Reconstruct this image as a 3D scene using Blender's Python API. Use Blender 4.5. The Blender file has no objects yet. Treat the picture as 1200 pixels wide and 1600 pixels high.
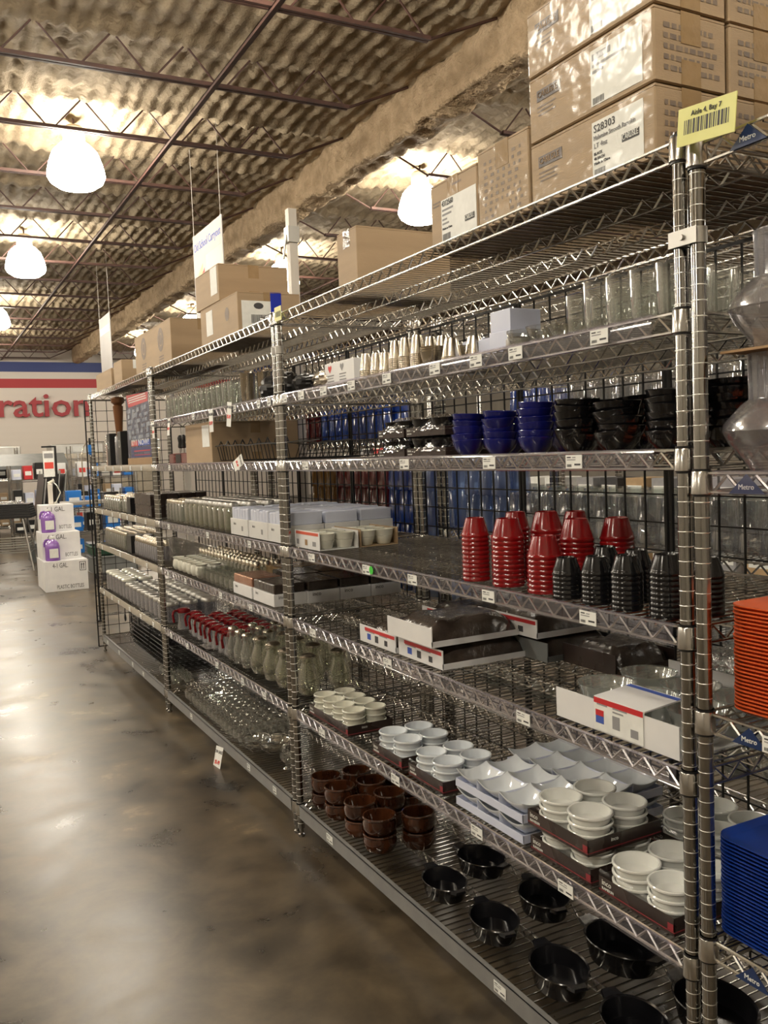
import bpy, math, random
import numpy as np
from mathutils import Matrix, Vector
random.seed(7)
SC = bpy.context.scene
COL = SC.collection

# ---------------------------------------------------------------- camera
cam_d = bpy.data.cameras.new('camera')
cam = bpy.data.objects.new('camera', cam_d)
COL.objects.link(cam)
SC.camera = cam
F_PX, YAW, PITCH, ROLL = 1385.5, 0.4840, -0.0663, -0.0390
cam_d.sensor_fit = 'VERTICAL'
cam_d.sensor_height = 32.0
cam_d.lens = 32.0 * F_PX / 1600.0
cam_d.clip_start = 0.02
cam_d.clip_end = 200
fw = Vector((math.sin(YAW) * math.cos(PITCH), math.cos(YAW) * math.cos(PITCH), math.sin(PITCH)))
rt = Vector((math.cos(YAW), -math.sin(YAW), 0))
up = rt.cross(fw)
cr, sr = math.cos(ROLL), math.sin(ROLL)
rr = rt * cr + up * sr
uu = -rt * sr + up * cr
M = Matrix((rr, uu, -fw)).transposed().to_4x4()
M.translation = Vector((-1.1523, -1.0916, 1.3718))
cam.matrix_world = M

# ---------------------------------------------------------------- world and exposure
W = bpy.data.worlds.new('world')
SC.world = W
W.use_nodes = True
W.node_tree.nodes['Background'].inputs[0].default_value = (1.0, 0.86, 0.68, 1)
W.node_tree.nodes['Background'].inputs[1].default_value = 0.10
SC.view_settings.view_transform = 'Standard'
SC.view_settings.look = 'None'
SC.view_settings.gamma = 1
SC.view_settings.use_curve_mapping = False
SC.view_settings.exposure = 0.12
SC.cycles.transparent_max_bounces = 32
SC.cycles.max_bounces = 8
SC.cycles.caustics_reflective = False
SC.cycles.caustics_refractive = False
SC.cycles.sample_clamp_indirect = 4
LAMP_STRENGTH = 54.0
LAMP_COLOR = (1.0, 0.915, 0.77)
LAMP_Y = (-1.4, 4.12, 8.8, 13.6, 19.35, 24.1)
LAMP_ROWS = ((-8.0, 6), (-3.75, 6), (-2.1, 3), (0.55, 6), (4.75, 6), (9.1, 2))  # third row is added out of view to brighten the shelf fronts

# ---------------------------------------------------------------- mesh builder
class MB:
    def __init__(s):
        s.v = []; s.f = []; s.m = []
    def add(s, vs, fs, mi=0):
        b = len(s.v)
        s.v += [tuple(v) for v in vs]
        for f in fs:
            s.f.append(tuple(i + b for i in f)); s.m.append(mi)
        return s
    def box(s, x0, x1, y0, y1, z0, z1, mi=0, bev=0.0):
        if bev <= 0:
            vs = [(x, y, z) for z in (z0, z1) for y in (y0, y1) for x in (x0, x1)]
            return s.add(vs, [(0, 2, 3, 1), (4, 5, 7, 6), (0, 1, 5, 4), (2, 6, 7, 3), (0, 4, 6, 2), (1, 3, 7, 5)], mi)
        b = bev
        ring = lambda i, z: [(x0 + i, y0 + b, z), (x0 + b, y0 + i, z), (x1 - b, y0 + i, z), (x1 - i, y0 + b, z),
                             (x1 - i, y1 - b, z), (x1 - b, y1 - i, z), (x0 + b, y1 - i, z), (x0 + i, y1 - b, z)]
        inner = lambda z: [(x0 + b, y0 + b, z)] * 0 + [(x0 + b, y0 + b * 1.4, z), (x0 + b * 1.4, y0 + b, z), (x1 - b * 1.4, y0 + b, z), (x1 - b, y0 + b * 1.4, z),
                             (x1 - b, y1 - b * 1.4, z), (x1 - b * 1.4, y1 - b, z), (x0 + b * 1.4, y1 - b, z), (x0 + b, y1 - b * 1.4, z)]
        vs = inner(z0) + ring(0, z0 + b) + ring(0, z1 - b) + inner(z1)
        fs = [tuple(reversed(range(8)))]
        for k in range(3):
            for i in range(8):
                j = (i + 1) % 8
                fs.append((k * 8 + i, k * 8 + j, k * 8 + 8 + j, k * 8 + 8 + i))
        fs.append(tuple(range(24, 32)))
        return s.add(vs, fs, mi)
    def tube(s, p, q, r, n=6, mi=0, r2=None, caps=True):
        p = Vector(p); q = Vector(q); d = (q - p)
        if d.length < 1e-9: return s
        d.normalize()
        a = Vector((0, 0, 1)) if abs(d.z) < .9 else Vector((1, 0, 0))
        u = d.cross(a).normalized(); w = d.cross(u)
        r2 = r if r2 is None else r2
        vs = []
        for c, rad in ((p, r), (q, r2)):
            for i in range(n):
                t = 2 * math.pi * (i + .5) / n
                vs.append(c + u * rad * math.cos(t) + w * rad * math.sin(t))
        fs = [(i, i + n, (i + 1) % n + n, (i + 1) % n) for i in range(n)]
        if caps: fs += [tuple(range(n)), tuple(reversed(range(n, 2 * n)))]
        return s.add(vs, fs, mi)
    def path(s, pts, r, n=6, mi=0, closed=False):
        k = len(pts)
        for i in range(k if closed else k - 1):
            s.tube(pts[i], pts[(i + 1) % k], r, n, mi)
        return s
    def lathe(s, prof, n=24, c=(0, 0, 0), mi=0, sx=1.0, sy=1.0, cap0=True, cap1=False, flute=0.0, nf=0):
        vs = []
        for (r, z) in prof:
            for i in range(n):
                t = 2 * math.pi * i / n
                k = 1 + (flute * math.cos(nf * t) if nf else 0)
                vs.append((c[0] + r * k * math.cos(t) * sx, c[1] + r * k * math.sin(t) * sy, c[2] + z))
        fs = []
        for k in range(len(prof) - 1):
            for i in range(n):
                j = (i + 1) % n
                fs.append((k * n + i, k * n + j, k * n + n + j, k * n + n + i))
        if cap0: fs.append(tuple(reversed(range(n))))
        if cap1: fs.append(tuple(range((len(prof) - 1) * n, len(prof) * n)))
        return s.add(vs, fs, mi)
    def quad(s, a, b, c, d, mi=0):
        return s.add([a, b, c, d], [(0, 1, 2, 3)], mi)
    def mesh(s, name, mats, smooth=True, ang=38):
        me = bpy.data.meshes.new(name)
        me.from_pydata(s.v, [], s.f)
        for m in (mats if isinstance(mats, (list, tuple)) else [mats]): me.materials.append(m)
        me.polygons.foreach_set('material_index', s.m)
        if smooth:
            me.polygons.foreach_set('use_smooth', [True] * len(s.f))
            me.update()
            me.set_sharp_from_angle(angle=math.radians(ang))
        me.update()
        return me
    def build(s, name, mats, parent=None, loc=(0, 0, 0), rz=0.0, smooth=True, ang=38):
        return link(name, s.mesh(name, mats, smooth, ang), parent, loc, rz)

def link(name, data, parent=None, loc=(0, 0, 0), rz=0.0):
    o = bpy.data.objects.new(name, data)
    COL.objects.link(o)
    o.location = loc; o.rotation_euler = (0, 0, rz)
    if parent: o.parent = parent
    return o
def short_label(t):
    # keep labels short: drop articles from long ones
    w = t.split()
    while len(w) > 16 and 'the' in w[1:]: w.pop(len(w) - 1 - w[::-1].index('the'))
    while len(w) > 16 and 'a' in w[1:]: w.remove('a')
    return ' '.join(w)
def tag(o, label, cat, group=None, kind=None):
    label = short_label(label)
    o['label'] = label; o['category'] = cat
    if group: o['group'] = group
    if kind: o['kind'] = kind
    return o
def thing(name, label, cat, loc=(0, 0, 0), rz=0.0, group=None):
    o = link(name, None, None, loc, rz)
    o.empty_display_size = .02
    return tag(o, label, cat, group)
def struct(o):
    o['kind'] = 'structure'; return o
def kids(o): return [c for c in COL.objects if c.parent == o]
KIDS = {}
def ctree(o):
    if o.name not in KIDS: KIDS[o.name] = [(k, ctree(k)) for k in kids(o)]
    return KIDS[o.name]
class Kind:
    """one built thing; put() moves it the first time, then copies it with its parts"""
    def __init__(s, root):
        s.root = root; s.used = False; s.tree = ctree(root)
    def put(s, loc, rz=0.0, label='', group=None, rot=None, scale=None, cat=None):
        if not s.used:
            o = s.root; s.used = True
        else:
            o = s.root.copy(); COL.objects.link(o)
            def rec(par, tr):
                for (k, sub) in tr:
                    c = k.copy(); COL.objects.link(c); c.parent = par
                    rec(c, sub)
            rec(o, s.tree)
        o.location = loc
        o.rotation_euler = rot if rot else (0, 0, rz)
        o.scale = (scale,) * 3 if scale else (1, 1, 1)
        o['label'] = short_label(label)
        if cat: o['category'] = cat
        if group: o['group'] = group
        elif 'group' in o: del o['group']
        return o
ORD = ['zeroth', 'first', 'second', 'third', 'fourth', 'fifth', 'sixth', 'seventh', 'eighth', 'ninth', 'tenth', 'eleventh', 'twelfth', 'thirteenth',
       'fourteenth', 'fifteenth', 'sixteenth', 'seventeenth', 'eighteenth', 'nineteenth', 'twentieth'] + \
      ['twenty-' + w for w in ['first', 'second', 'third', 'fourth', 'fifth', 'sixth', 'seventh', 'eighth', 'ninth']] + ['thirtieth'] + \
      ['thirty-' + w for w in ['first', 'second', 'third', 'fourth', 'fifth', 'sixth', 'seventh', 'eighth', 'ninth']] + ['fortieth']
def stack(kind, n, dz, x, y, z, what, where, group, jit=0.0, tilt=0.0):
    for i in range(n):
        pos = 'topmost' if i == n - 1 else ('lowest' if i == 0 else ORD[i + 1] + ' from bottom')
        if n == 1: pos = 'alone'
        kind.put((x + random.uniform(-jit, jit), y + random.uniform(-jit, jit), z + i * dz), 0, '%s, %s in %s' % (what, pos, where), group,
                 rot=(random.uniform(-tilt, tilt), random.uniform(-tilt, tilt), random.uniform(0, 6.28)))
def rows(kind, xs, ys, z, what, shelf, group, jit=0.0, rz=None, end='near'):
    for j, x in enumerate(xs):
        for i, y in enumerate(ys):
            kind.put((x + random.uniform(-jit, jit), y + random.uniform(-jit, jit), z), random.uniform(0, 6.28) if rz is None else rz,
                     '%s on %s, %s from %s end, %s row' % (what, shelf, ORD[i + 1], end, 'front' if j == 0 else ORD[j + 1]), group)

# ---------------------------------------------------------------- materials
def mat(name, col, rough=.5, metal=0.0, spec=.5, coat=0.0, emit=None, es=0):
    m = bpy.data.materials.new(name); m.use_nodes = True
    b = m.node_tree.nodes['Principled BSDF']
    b.inputs['Base Color'].default_value = (*col, 1)
    b.inputs['Roughness'].default_value = rough
    b.inputs['Metallic'].default_value = metal
    b.inputs['Specular IOR Level'].default_value = spec
    b.inputs['Coat Weight'].default_value = coat
    if emit:
        b.inputs['Emission Color'].default_value = (*emit, 1); b.inputs['Emission Strength'].default_value = es
    return m
def N(m, t, **kw):
    n = m.node_tree.nodes.new(t)
    for k, v in kw.items():
        if k in n.inputs: n.inputs[k].default_value = v
        else: setattr(n, k, v)
    return n
def L(m, a, b): m.node_tree.links.new(a, b)
def noisy(name, c1, c2, scale=5, rough=(.4, .6), bump=0.0, bscale=60, metal=0.0, detail=6, stretch=(1, 1, 1), coat=0, bdist=.005, mid=(.35, .65)):
    """two-tone procedural material with optional fine bump"""
    m = mat(name, c1, rough[0], metal, coat=coat)
    b = m.node_tree.nodes['Principled BSDF']
    tc = N(m, 'ShaderNodeTexCoord'); mp = N(m, 'ShaderNodeMapping'); mp.inputs['Scale'].default_value = stretch
    L(m, tc.outputs['Object'], mp.inputs['Vector'])
    n1 = N(m, 'ShaderNodeTexNoise', Scale=scale, Detail=detail)
    L(m, mp.outputs['Vector'], n1.inputs['Vector'])
    cr_ = N(m, 'ShaderNodeValToRGB')
    cr_.color_ramp.elements[0].position = mid[0]; cr_.color_ramp.elements[0].color = (*c1, 1)
    cr_.color_ramp.elements[1].position = mid[1]; cr_.color_ramp.elements[1].color = (*c2, 1)
    L(m, n1.outputs['Fac'], cr_.inputs['Fac']); L(m, cr_.outputs['Color'], b.inputs['Base Color'])
    mr = N(m, 'ShaderNodeMapRange'); mr.inputs['To Min'].default_value = rough[0]; mr.inputs['To Max'].default_value = rough[1]
    L(m, n1.outputs['Fac'], mr.inputs['Value']); L(m, mr.outputs['Result'], b.inputs['Roughness'])
    if bump:
        n2 = N(m, 'ShaderNodeTexNoise', Scale=bscale, Detail=4)
        L(m, mp.outputs['Vector'], n2.inputs['Vector'])
        bp = N(m, 'ShaderNodeBump', Strength=bump, Distance=bdist)
        L(m, n2.outputs['Fac'], bp.inputs['Height']); L(m, bp.outputs['Normal'], b.inputs['Normal'])
    return m
def glass(name, tint=(.9, .93, .92), base=.10, edge=.9, rough=.03, body=None, bamt=0.0, bump=0.0, bscale=30):
    """thin clear glass or film: see-through with a reflection that grows toward the edges"""
    m = bpy.data.materials.new(name); m.use_nodes = True
    nt = m.node_tree; nt.nodes.remove(nt.nodes['Principled BSDF'])
    out = nt.nodes['Material Output']
    tr = N(m, 'ShaderNodeBsdfTransparent'); tr.inputs['Color'].default_value = (*tint, 1)
    gl = N(m, 'ShaderNodeBsdfGlossy', Roughness=rough); gl.inputs['Color'].default_value = (1, 1, 1, 1)
    lw = N(m, 'ShaderNodeLayerWeight', Blend=.35)
    mr = N(m, 'ShaderNodeMapRange'); mr.inputs['To Min'].default_value = base; mr.inputs['To Max'].default_value = edge
    L(m, lw.outputs['Facing'], mr.inputs['Value'])
    mx = N(m, 'ShaderNodeMixShader')
    L(m, mr.outputs['Result'], mx.inputs[0]); L(m, gl.outputs[0], mx.inputs[2])
    if bump:
        tc = N(m, 'ShaderNodeTexCoord'); nz = N(m, 'ShaderNodeTexNoise', Scale=bscale, Detail=2)
        L(m, tc.outputs['Object'], nz.inputs['Vector'])
        bp = N(m, 'ShaderNodeBump', Strength=bump, Distance=.02)
        L(m, nz.outputs['Fac'], bp.inputs['Height']); L(m, bp.outputs['Normal'], gl.inputs['Normal'])
    if body:
        df = N(m, 'ShaderNodeBsdfDiffuse'); df.inputs['Color'].default_value = (*body, 1)
        m2 = N(m, 'ShaderNodeMixShader'); m2.inputs[0].default_value = bamt
        L(m, tr.outputs[0], m2.inputs[1]); L(m, df.outputs[0], m2.inputs[2]); L(m, m2.outputs[0], mx.inputs[1])
    else: L(m, tr.outputs[0], mx.inputs[1])
    L(m, mx.outputs[0], out.inputs['Surface'])
    return m

CHROME = noisy('chrome_wire', (.40, .39, .37), (.52, .50, .47), 30, (.16, .28), metal=1.0)
BRIGHT = noisy('bright_chrome_rod', (.66, .65, .62), (.76, .75, .72), 30, (.16, .26), metal=1.0)
FROST = glass('pale_frosted_glass', (.92, .94, .92), .08, .8, .08, (.66, .70, .67), .30)
POST = noisy('chrome_post', (.27, .265, .255), (.40, .39, .37), 9, (.08, .20), metal=1.0, stretch=(3, 3, .6))
GROOVE = mat('bright_post_groove', (.95, .94, .90), .38, 1.0)
ALU = noisy('grey_label_rail', (.23, .23, .23), (.27, .27, .265), 20, (.35, .5), metal=.3)
BLACKWIRE = mat('black_powder_coat', (.006, .006, .007), .35)
BLACKPL = mat('black_plastic', (.012, .012, .013), .3)
STRIP = glass('clear_label_holder', (.93, .92, .97), .025, .28, .08, (.50, .48, .62), .06)
PAPER = noisy('white_paper', (.78, .79, .76), (.85, .86, .83), 40, (.5, .6))
INK = mat('grey_black_ink', (.05, .05, .055), .6)
GREYINK = mat('light_grey_ink', (.28, .28, .29), .6)
REDINK = mat('red_ink', (.62, .05, .04), .6)
BLUEINK = mat('blue_ink', (.05, .10, .42), .6)
CARD = noisy('kraft_cardboard', (.37, .265, .16), (.43, .31, .19), 3, (.55, .7), .15, 80, stretch=(1, 1, 6))
CARD2 = noisy('darker_kraft_cardboard', (.30, .185, .085), (.35, .22, .11), 4, (.5, .65), .15, 80)
TAPE = noisy('brown_packing_tape', (.30, .20, .10), (.38, .26, .14), 20, (.12, .3), .4, 30)
FILM = glass('shrink_wrap_film', (.98, .98, .97), .004, .09, .16, bump=.25, bscale=18)
WHITECARD = noisy('white_card', (.74, .74, .75), (.80, .80, .80), 10, (.4, .5))
BLUEWHITE = noisy('bluish_white_card', (.60, .64, .80), (.68, .72, .86), 8, (.4, .5))
YELLOW = noisy('yellow_tag_plastic', (.66, .66, .20), (.72, .72, .26), 10, (.35, .45))
STONE = noisy('white_glazed_ceramic', (.72, .73, .70), (.78, .79, .76), 5, (.08, .14), coat=.5)
STONEBLUE = noisy('cool_white_ceramic', (.66, .70, .74), (.72, .76, .80), 5, (.08, .14), coat=.5)
CREAM = noisy('cream_ceramic', (.66, .66, .58), (.72, .71, .62), 5, (.12, .2))
BROWN = noisy('brown_glaze', (.026, .008, .004), (.075, .024, .009), 30, (.07, .14), coat=.6, stretch=(1, 1, .3))
BLACKGL = noisy('black_glaze', (.004, .004, .005), (.008, .008, .010), 10, (.12, .2), coat=.1)
REDPL = noisy('red_melamine', (.20, .004, .006), (.27, .007, .008), 6, (.16, .24), coat=.3)
BLUEPL = noisy('cobalt_blue_melamine', (.005, .008, .12), (.008, .012, .17), 6, (.16, .24), coat=.3)
BLKPL = noisy('black_melamine', (.004, .004, .005), (.007, .007, .008), 6, (.12, .2), coat=.1)
ORANGE = noisy('orange_tray_plastic', (.66, .10, .022), (.72, .125, .03), 6, (.4, .5))
TRAYBLUE = noisy('royal_blue_tray_plastic', (.006, .035, .26), (.01, .05, .32), 6, (.3, .4))
STEEL = noisy('stainless_steel', (.60, .55, .46), (.72, .66, .56), 10, (.16, .3), metal=1.0)
DIMSTEEL = noisy('brushed_steel', (.46, .45, .43), (.55, .54, .51), 6, (.3, .45), metal=1.0)
GLASS = glass('clear_glass', (.96, .97, .965), .045, .85)
GLASSD = glass('ribbed_clear_glass', (.94, .955, .945), .08, .85, .06, (.6, .63, .6), .01)
MILKY = glass('frosted_clear_plastic', (.84, .84, .87), .08, .7, .18, (.46, .46, .50), .24)
WATER = glass('water_clear_plastic', (.90, .92, .95), .07, .8, .08, (.55, .57, .6), .08)
JAR = glass('jar_glass', (.92, .93, .88), .06, .85, .05, (.50, .51, .42), .015)
BLUET = glass('blue_tinted_plastic', (.06, .16, .55), .08, .6, .12, (.03, .11, .55), .6)
LBLUET = glass('pale_blue_tinted_plastic', (.5, .62, .85), .08, .6, .12, (.3, .42, .75), .45)
REDT = glass('ruby_tinted_plastic', (.30, .02, .02), .06, .5, .15, (.22, .012, .014), .7)
AMBERT = glass('amber_tinted_plastic', (.55, .33, .08), .06, .5, .15, (.42, .22, .05), .6)
REDLID = mat('dark_red_plastic', (.16, .004, .007), .22)
CRIMSON = mat('wall_letter_crimson', (.33, .018, .026), .5)
COPPER = noisy('copper_wrapped_goods', (.50, .24, .15), (.62, .36, .26), 14, (.15, .3), .5, 25, metal=.7)
PINKED = noisy('printed_dark_sleeve', (.030, .020, .018), (.045, .03, .026), 8, (.2, .35))
DARKPK = noisy('dark_product_in_wrap', (.030, .022, .018), (.055, .042, .034), 14, (.10, .3), .5, 25, bdist=.01)
NAVY = noisy('navy_print', (.012, .018, .06), (.05, .07, .13), 9, (.2, .35), mid=(.45, .6))
WOOD = noisy('walnut_wood', (.14, .055, .02), (.22, .09, .03), 6, (.25, .35), stretch=(1, 1, .15))
FOAM = noisy('sprayed_foam', (.29, .225, .145), (.41, .33, .225), 3.2, (.8, .95), .55, 26, bdist=.03)
FOAMB = noisy('sprayed_beam_foam', (.40, .29, .175), (.56, .42, .27), 7, (.8, .95), 1.0, 26, bdist=.05)
RUST = noisy('red_oxide_steel', (.060, .030, .024), (.095, .045, .035), 8, (.5, .65))
WHITEPNT = noisy('white_painted_metal', (.66, .62, .56), (.72, .68, .62), 8, (.4, .5))
PURPLE = glass('purple_liquid_plastic', (.25, .08, .45), .05, .4, .15, (.27, .12, .47), .85)
GREENDOT = mat('bright_green_sticker', (.06, .60, .05), .5)
GREENPL = mat('dark_green_plastic', (.01, .06, .03), .4)
GREYPL = noisy('grey_plastic', (.16, .17, .17), (.20, .21, .21), 8, (.4, .5))
SKYBL = mat('sky_blue_plastic', (.02, .18, .60), .35)
CLEARSHEET = glass('clear_bag_plastic', (.9, .9, .9), .1, .7, .15, bump=.8, bscale=40)

def floor_mat():
    m = mat('polished_concrete', (.1, .08, .06), .25)
    b = m.node_tree.nodes['Principled BSDF']
    tc = N(m, 'ShaderNodeTexCoord')
    n1 = N(m, 'ShaderNodeTexNoise', Scale=.9, Detail=8, Roughness=.6, Distortion=.3)
    n2 = N(m, 'ShaderNodeTexNoise', Scale=3.4, Detail=9, Roughness=.62, Distortion=.25)
    L(m, tc.outputs['Object'], n1.inputs['Vector']); L(m, tc.outputs['Object'], n2.inputs['Vector'])
    ad = N(m, 'ShaderNodeMix', data_type='FLOAT'); ad.inputs[0].default_value = .6
    L(m, n1.outputs['Fac'], ad.inputs[2]); L(m, n2.outputs['Fac'], ad.inputs[3])
    r = N(m, 'ShaderNodeValToRGB')
    e = r.color_ramp.elements
    e[0].position = .37; e[0].color = (.020, .016, .012, 1)
    e[1].position = .64; e[1].color = (.25, .190, .112, 1)
    k = e.new(.46); k.color = (.056, .043, .028, 1)
    k = e.new(.58); k.color = (.120, .092, .057, 1)
    L(m, ad.outputs[0], r.inputs['Fac'])
    # saw-cut slab joints every 3.6 m
    sx = N(m, 'ShaderNodeSeparateXYZ'); L(m, tc.outputs['Object'], sx.inputs[0])
    prev = None
    for ax, off in (('X', 1.35), ('Y', 0.55)):
        a = N(m, 'ShaderNodeMath', operation='ADD'); a.inputs[1].default_value = off + 36
        L(m, sx.outputs[ax], a.inputs[0])
        mo = N(m, 'ShaderNodeMath', operation='MODULO'); mo.inputs[1].default_value = 3.6
        L(m, a.outputs[0], mo.inputs[0])
        lt = N(m, 'ShaderNodeMath', operation='LESS_THAN'); lt.inputs[1].default_value = .008
        L(m, mo.outputs[0], lt.inputs[0])
        if prev is None: prev = lt
        else:
            mx = N(m, 'ShaderNodeMath', operation='MAXIMUM'); L(m, prev.outputs[0], mx.inputs[0]); L(m, lt.outputs[0], mx.inputs[1]); prev = mx
    mc = N(m, 'ShaderNodeMix', data_type='RGBA'); mc.inputs[7].default_value = (.05, .04, .03, 1)
    sc_ = N(m, 'ShaderNodeMath', operation='MULTIPLY'); sc_.inputs[1].default_value = .55
    L(m, prev.outputs[0], sc_.inputs[0]); L(m, sc_.outputs[0], mc.inputs[0])
    L(m, r.outputs['Color'], mc.inputs[6]); L(m, mc.outputs[2], b.inputs['Base Color'])
    mr = N(m, 'ShaderNodeMapRange'); mr.inputs['From Min'].default_value = .3; mr.inputs['From Max'].default_value = .7
    mr.inputs['To Min'].default_value = .25; mr.inputs['To Max'].default_value = .38
    L(m, n2.outputs['Fac'], mr.inputs['Value']); L(m, mr.outputs['Result'], b.inputs['Roughness'])
    b.inputs['Specular IOR Level'].default_value = .55
    return m
FLOOR = floor_mat()
def wall_mat():
    m = mat('painted_end_wall', (.7, .64, .56), .6)
    b = m.node_tree.nodes['Principled BSDF']
    tc = N(m, 'ShaderNodeTexCoord'); sx = N(m, 'ShaderNodeSeparateXYZ'); L(m, tc.outputs['Object'], sx.inputs[0])
    r = N(m, 'ShaderNodeValToRGB'); r.color_ramp.interpolation = 'CONSTANT'
    dv = N(m, 'ShaderNodeMath', operation='DIVIDE'); dv.inputs[1].default_value = 6.0
    L(m, sx.outputs['Z'], dv.inputs[0]); L(m, dv.outputs[0], r.inputs['Fac'])
    wc = (.66, .60, .54, 1)
    e = r.color_ramp.elements; e[0].position = 0; e[0].color = wc
    e[1].position = 3.777 / 6; e[1].color = (.40, .03, .035, 1)
    for p_, c_ in ((4.076, wc), (4.275, (.035, .055, .19, 1)), (4.593, wc)):
        k = e.new(p_ / 6); k.color = c_
    L(m, r.outputs['Color'], b.inputs['Base Color'])
    wv = N(m, 'ShaderNodeTexWave', Scale=1.6, bands_direction='Z'); L(m, tc.outputs['Object'], wv.inputs['Vector'])
    bp = N(m, 'ShaderNodeBump', Strength=.15, Distance=.01); L(m, wv.outputs['Fac'], bp.inputs['Height']); L(m, bp.outputs['Normal'], b.inputs['Normal'])
    return m

def text(body, size, parent, o, xdir, ydir, m, name='lettering', align='LEFT', ext=.0004, bold=0.0, fit=None):
    """flat lettering as a mesh: o origin, xdir reading direction, ydir up"""
    cu = bpy.data.curves.new(name, 'FONT'); cu.body = body; cu.size = size; cu.align_x = align
    cu.extrude = ext; cu.offset = bold; cu.resolution_u = 2
    tmp = bpy.data.objects.new(name, cu)
    COL.objects.link(tmp)
    me = bpy.data.meshes.new_from_object(tmp)
    bpy.data.objects.remove(tmp)
    x = Vector(xdir).normalized(); y = Vector(ydir).normalized(); z = x.cross(y)
    R_ = Matrix((x, y, z)).transposed().to_4x4(); R_.translation = Vector(o) + z * ext
    if fit:
        xs = [v.co.x for v in me.vertices]; ys = [v.co.y for v in me.vertices]
        k = fit[0] / (max(xs) - min(xs)); ky = fit[1] / (max(ys) - min(ys)) if len(fit) > 1 else k
        for v in me.vertices: v.co.x = (v.co.x - min(xs)) * k; v.co.y = (v.co.y) * ky
    me.transform(R_)
    me.materials.clear(); me.materials.append(m)
    return link(name, me, parent)
FX, FZ = (0, -1, 0), (0, 0, 1)     # lettering read from the aisle
NX = (1, 0, 0)                     # lettering read from the near end

# ================================================================ the room
XL, XR, YN, YF, CEIL = -10.0, 15.5, -5.0, 28.3, 5.0
struct(MB().box(XL, XR, YN, YF, -.1, 0).build('floor', FLOOR))
struct(MB().box(XL, XR, YF, YF + .2, 0, 5.6).build('wall_end', wall_mat()))
PLAINW = noisy('plain_wall', (.30, .27, .23), (.36, .33, .28), 2, (.6, .7))
struct(MB().box(XL - .2, XL, YN, YF, 0, 5.6).build('wall_left', PLAINW))
struct(MB().box(XR, XR + .2, YN, YF, 0, 5.6).build('wall_right', PLAINW))
struct(MB().box(XL, XR, YN - .2, YN, 0, 5.6).build('wall_near', PLAINW))

rng = np.random.default_rng(3)
def vnoise(X, Y, s, seed):
    r = np.random.default_rng(seed); T = r.random((256, 256))
    x = X / s + 100; y = Y / s + 100
    xi = np.floor(x).astype(int); yi = np.floor(y).astype(int)
    fx = x - xi; fy = y - yi; fx = fx * fx * (3 - 2 * fx); fy = fy * fy * (3 - 2 * fy)
    g = lambda a, b: T[a % 256, b % 256]
    return (g(xi, yi) * (1 - fx) + g(xi + 1, yi) * fx) * (1 - fy) + (g(xi, yi + 1) * (1 - fx) + g(xi + 1, yi + 1) * fx) * fy - .5
def grid_mesh(name, xs, ys, zf, m, flip=True):
    X, Y = np.meshgrid(xs, ys, indexing='ij'); Z = zf(X, Y)
    nx, ny = X.shape
    co = np.stack([X, Y, Z], -1).reshape(-1, 3)
    i = np.arange(nx - 1)[:, None] * ny + np.arange(ny - 1)[None, :]
    q = np.stack([i, i + 1, i + ny + 1, i + ny] if flip else [i, i + ny, i + ny + 1, i + 1], -1).reshape(-1, 4)
    me = bpy.data.meshes.new(name)
    me.vertices.add(len(co)); me.vertices.foreach_set('co', co.ravel())
    me.loops.add(q.size); me.loops.foreach_set('vertex_index', q.ravel().astype(np.int32))
    me.polygons.add(len(q)); me.polygons.foreach_set('loop_start', np.arange(0, q.size, 4, dtype=np.int32))
    me.update(calc_edges=True)
    me.polygons.foreach_set('use_smooth', np.ones(len(q), bool))
    me.materials.append(m)
    return link(name, me)
JY = [3.66 + 1.507 * k for k in range(-5, 17)]
def ceil_z(X, Y):
    z = CEIL + .016 * np.sin(2 * np.pi * X / .152)
    z = z + .030 * vnoise(X, Y, .15, 1) + .040 * vnoise(X, Y, .075, 2) + .03 * vnoise(X, Y, .8, 4)
    for j in JY:
        d = np.abs(Y - j)
        z = z - (.055 + .05 * vnoise(X, Y, .25, 5)) * np.exp(-(d / .11) ** 2)
    return z
struct(grid_mesh('ceiling', np.arange(-7.0, 9.6, .030), np.arange(-2, 28.31, .060), ceil_z, FOAM))
struct(MB().box(XL, XR, YN, YF, 5.3, 5.5).build('ceiling', FOAM))

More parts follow.
